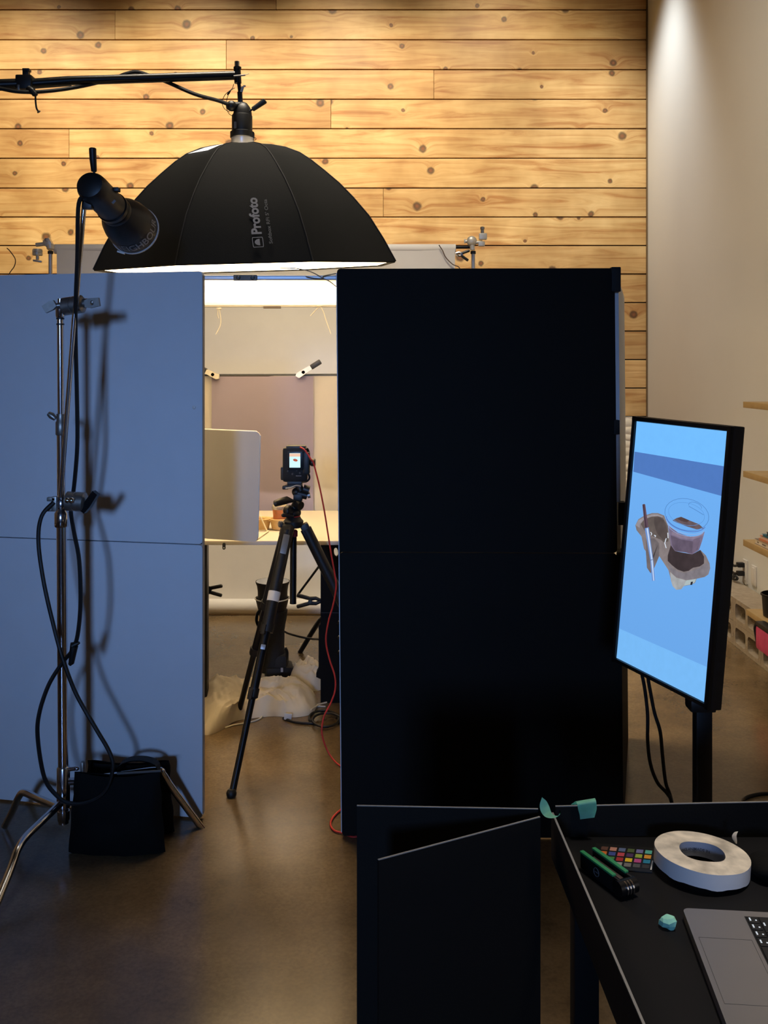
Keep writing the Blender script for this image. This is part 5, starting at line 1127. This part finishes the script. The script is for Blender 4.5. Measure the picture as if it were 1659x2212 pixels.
for i in range(24):
    c_, r_i = i % 6, i // 6; g = B(); u0, v0 = 0.03 + c_ * 0.163, 0.04 + r_i * 0.24
    g.quad(cc(u0, v0, -0.0035), cc(u0 + 0.125, v0, -0.0035), cc(u0 + 0.125, v0 + 0.18, -0.0035), cc(u0, v0 + 0.18, -0.0035))
    obj('color_patch', g, mat('patch_%d' % i, cols[i], 0.6, var=0), CC, 0)
obj('white_edge', B().quad(cc(1.0, 0.55, -0.003), cc(1.025, 0.55, -0.003), cc(1.025, 1.0, -0.003), cc(1.0, 1.0, -0.003)), M_white, CC, 0)
# folding tool with green rails
A_, E_ = PZ(1268, 1848, ZD + 0.02), PZ(1352, 1910, ZD + 0.02); A_.z = E_.z = ZD + 0.016; du = (E_ - A_); LT = du.length; du.normalize(); sv = Vector((-du.y, du.x, 0)); RTl = Matrix((du, sv, Z)).transposed(); mid = (A_ + E_) / 2
ft_ = thing('folding_tool', 'black folding hex key tool with green rails on the desk', 'tool', Vector((mid.x, mid.y, ZD)))
for s in (-1, 1):
    obj('side_plate', B().box(mid + sv * s * 0.013, (LT, 0.005, 0.028), RTl, bev=0.003), M_black, ft_)
    obj('green_rail', B().box(mid + sv * s * 0.013 + Z * 0.0148 - du * 0.006, (LT * 0.86, 0.008, 0.004), RTl, bev=0.0015), mat('green_anodised', (52, 150, 92), 0.45), ft_)
obj('blade', B().box(mid + Z * 0.006 + du * 0.004, (LT * 0.78, 0.008, 0.006), RTl, bev=0.001), mat('tool_steel', (120, 108, 108), 0.4, 0.8), ft_)
obj('pivot', B().cyl(E_ - sv * 0.018, E_ + sv * 0.018, 0.013, seg=18), M_blackm, ft_)
for k in range(3): obj('pivot_washer', B().cyl(E_ + sv * (-0.008 + k * 0.006) + du * 0.003, E_ + sv * (-0.0055 + k * 0.006) + du * 0.003, 0.0125, seg=18), M_chrome, ft_)
rg_ = B(); pr = None; cr = mid - sv * 0.0158 - du * 0.006
rg_.tube([cr + du * 0.007 * math.cos(a) + Z * 0.007 * math.sin(a) for a in [2 * math.pi * k / 16 for k in range(17)]], 0.0006, 5); rg_.box(cr, (0.010, 0.0006, 0.0012), RTl); obj('emblem', rg_, M_print, ft_)
# laptop
LA, LB_ = PZ(1474, 1961, ZD + 0.016), PZ(1569, 2212, ZD + 0.016); lv_ = (LB_ - LA).normalized(); lu_ = Vector((-lv_.y, lv_.x, 0))
if lu_.x < 0: lu_ = -lu_
LW, LDp = 0.313, 0.221
lt = thing('laptop', 'open grey laptop at the bottom right corner of the desk', 'laptop', Vector((LA.x, LA.y, ZD)))
RL = Matrix((lu_, lv_, Z)).transposed()
def lp_(u, v, h=0.0): return Vector((LA.x, LA.y, ZD)) + lu_ * u + lv_ * v + Z * h
ob = [(x + LDp / 2, y + LW / 2) for x, y in rounded(LDp, LW, 0.010, 5)]
def lap_plate(name, outline, h0, th, m, holes=()):
    b = B(); vs = []
    b.plate(lp_(0, 0, h0), lu_, lv_, outline, holes, th if lu_.cross(lv_).z > 0 else -th); return obj(name, b, m, lt, 30)
lap_plate('base', ob, 0.0015, 0.0145, M_silver)
fo_ = B(); fo_.box(lp_(LDp / 2, LW / 2, 0.001), (LDp - 0.03, LW - 0.03, 0.002), RL); obj('underside', fo_, M_black, lt)
KU0, KU1, KV0, KV1 = 0.092, 0.205, 0.016, LW - 0.016
kw = B(); kw.box(lp_((KU0 + KU1) / 2, (KV0 + KV1) / 2, 0.0162), (KU1 - KU0, KV1 - KV0, 0.0006), RL); obj('keyboard_well', kw, mat('key_well', (12, 12, 13), 0.5), lt)
M_key = mat('black_keycap', (20, 20, 22), 0.55); M_leg = emat('backlit_legend', (225, 232, 240), 0.8)
tp_ = B(); U0, U1, V0, V1 = 0.008, 0.086, 0.08, 0.235
for a, b, c, d in ((U0, V0, U1, V0), (U1, V0, U1, V1), (U1, V1, U0, V1), (U0, V1, U0, V0)):
    tp_.box((lp_(a, b, 0.0161) + lp_(c, d, 0.0161)) / 2, (max(abs(a - c), 0.0006), max(abs(b - d), 0.0006), 0.0003), RL)
obj_split('trackpad_outline', tp_, mat('trackpad_gap', (70, 70, 72), 0.5), lt)
rows_ = [[1, 1, 1, 1.25, 5.2, 1.25, 1, 1, 1, 1], [2.25] + [1] * 10 + [2.25], [1.75] + [1] * 11 + [1.75], [1.5] + [1] * 12 + [1], [1] * 13 + [1.5], [1.5] + [1] * 13]
pit = (KV1 - KV0 - 0.002) / 14.55; pu = (KU1 - KU0 - 0.002) / 6
km = {}
for ri, rw_ in enumerate(rows_):
    v = KV0 + 0.001
    for ki, w_ in enumerate(rw_):
        w = w_ * pit * (14.5 / sum(rw_)); key = round(w, 4)
        if key not in km:
            kb_ = B().box((0, 0, 0), (pu - 0.0022, w - 0.0022, 0.0016), bev=0.0012); me = bpy.data.meshes.new('key'); kb_.bm.to_mesh(me); kb_.bm.free(); me.materials.append(M_key); km[key] = me
        o = bpy.data.objects.new('key', km[key]); col.objects.link(o); o.parent = lt; KM = Matrix.Translation(lp_(KU0 + 0.001 + pu * (ri + 0.5), v + w / 2, 0.0171) - ORG[lt]) @ RL.to_4x4(); o.matrix_local = KM
        if ri < 2 or ki < 3:
            lm = B()
            if w_ > 1 or ri == 0:
                if not (ri == 0 and ki == 4): lm.box(lp_(KU0 + 0.001 + pu * (ri + 0.26), v + w * 0.5, 0.0182), (0.0022, min(w * 0.5, 0.008), 0.0004), RL)
            if ri == 0 and ki < 4: lm.box(lp_(KU0 + 0.001 + pu * (ri + 0.72), v + w * 0.62, 0.0182), (0.0024, 0.0024, 0.0004), RL)
            if ri > 0 and w_ == 1: lm.box(lp_(KU0 + 0.001 + pu * (ri + 0.5), v + w * 0.5, 0.0182), (0.004, 0.003, 0.0004), RL)
            if len(lm.bm.verts): 
                lo = obj('legend', lm, M_leg, lt, 0); lo.parent = o; lo.data.transform(KM.inverted()); lo['kind'] = 'stuff'
            else: lm.bm.free()
        v += w
# lid leaning back beyond the right picture edge
ld = B(); c0 = lp_(LDp - 0.003, LW / 2, 0.018); ta = math.radians(18); un = (lu_ * math.sin(ta) + Z * math.cos(ta)); RLd = Matrix((un.cross(lv_).normalized() * -1, lv_, un)).transposed()
ld.box(c0 + un * 0.108, (0.006, LW, 0.212), RLd, bev=0.002); obj('lid', ld, M_silver, lt)
ls_ = B(); ls_.box(c0 + un * 0.11 - lu_ * 0.0036, (0.001, LW - 0.012, 0.195), RLd); obj('lid_screen', ls_, emat('added_screen_glow', (235, 228, 220), 0.85), lt)  # screen out of view, its glow added to brighten laptop and desk
# dark pouch at the right edge
g = B(); pc = PZ(1668, 1868, ZD + 0.02); g.ball((pc.x, pc.y, ZD + 0.018), 0.034, 18, (1.15, 1.3, 0.6))
for v in g.bm.verts: v.co += Vector((noise.noise(v.co * 30), noise.noise(v.co * 30 + X * 7), 0)) * 0.006
for v in g.bm.verts: v.co.z = max(v.co.z, ZD + 0.0008)
tag(obj('black_pouch', g, M_fabricblack, None, 60), 'small dark pouch on the desk at the right picture edge', 'pouch')
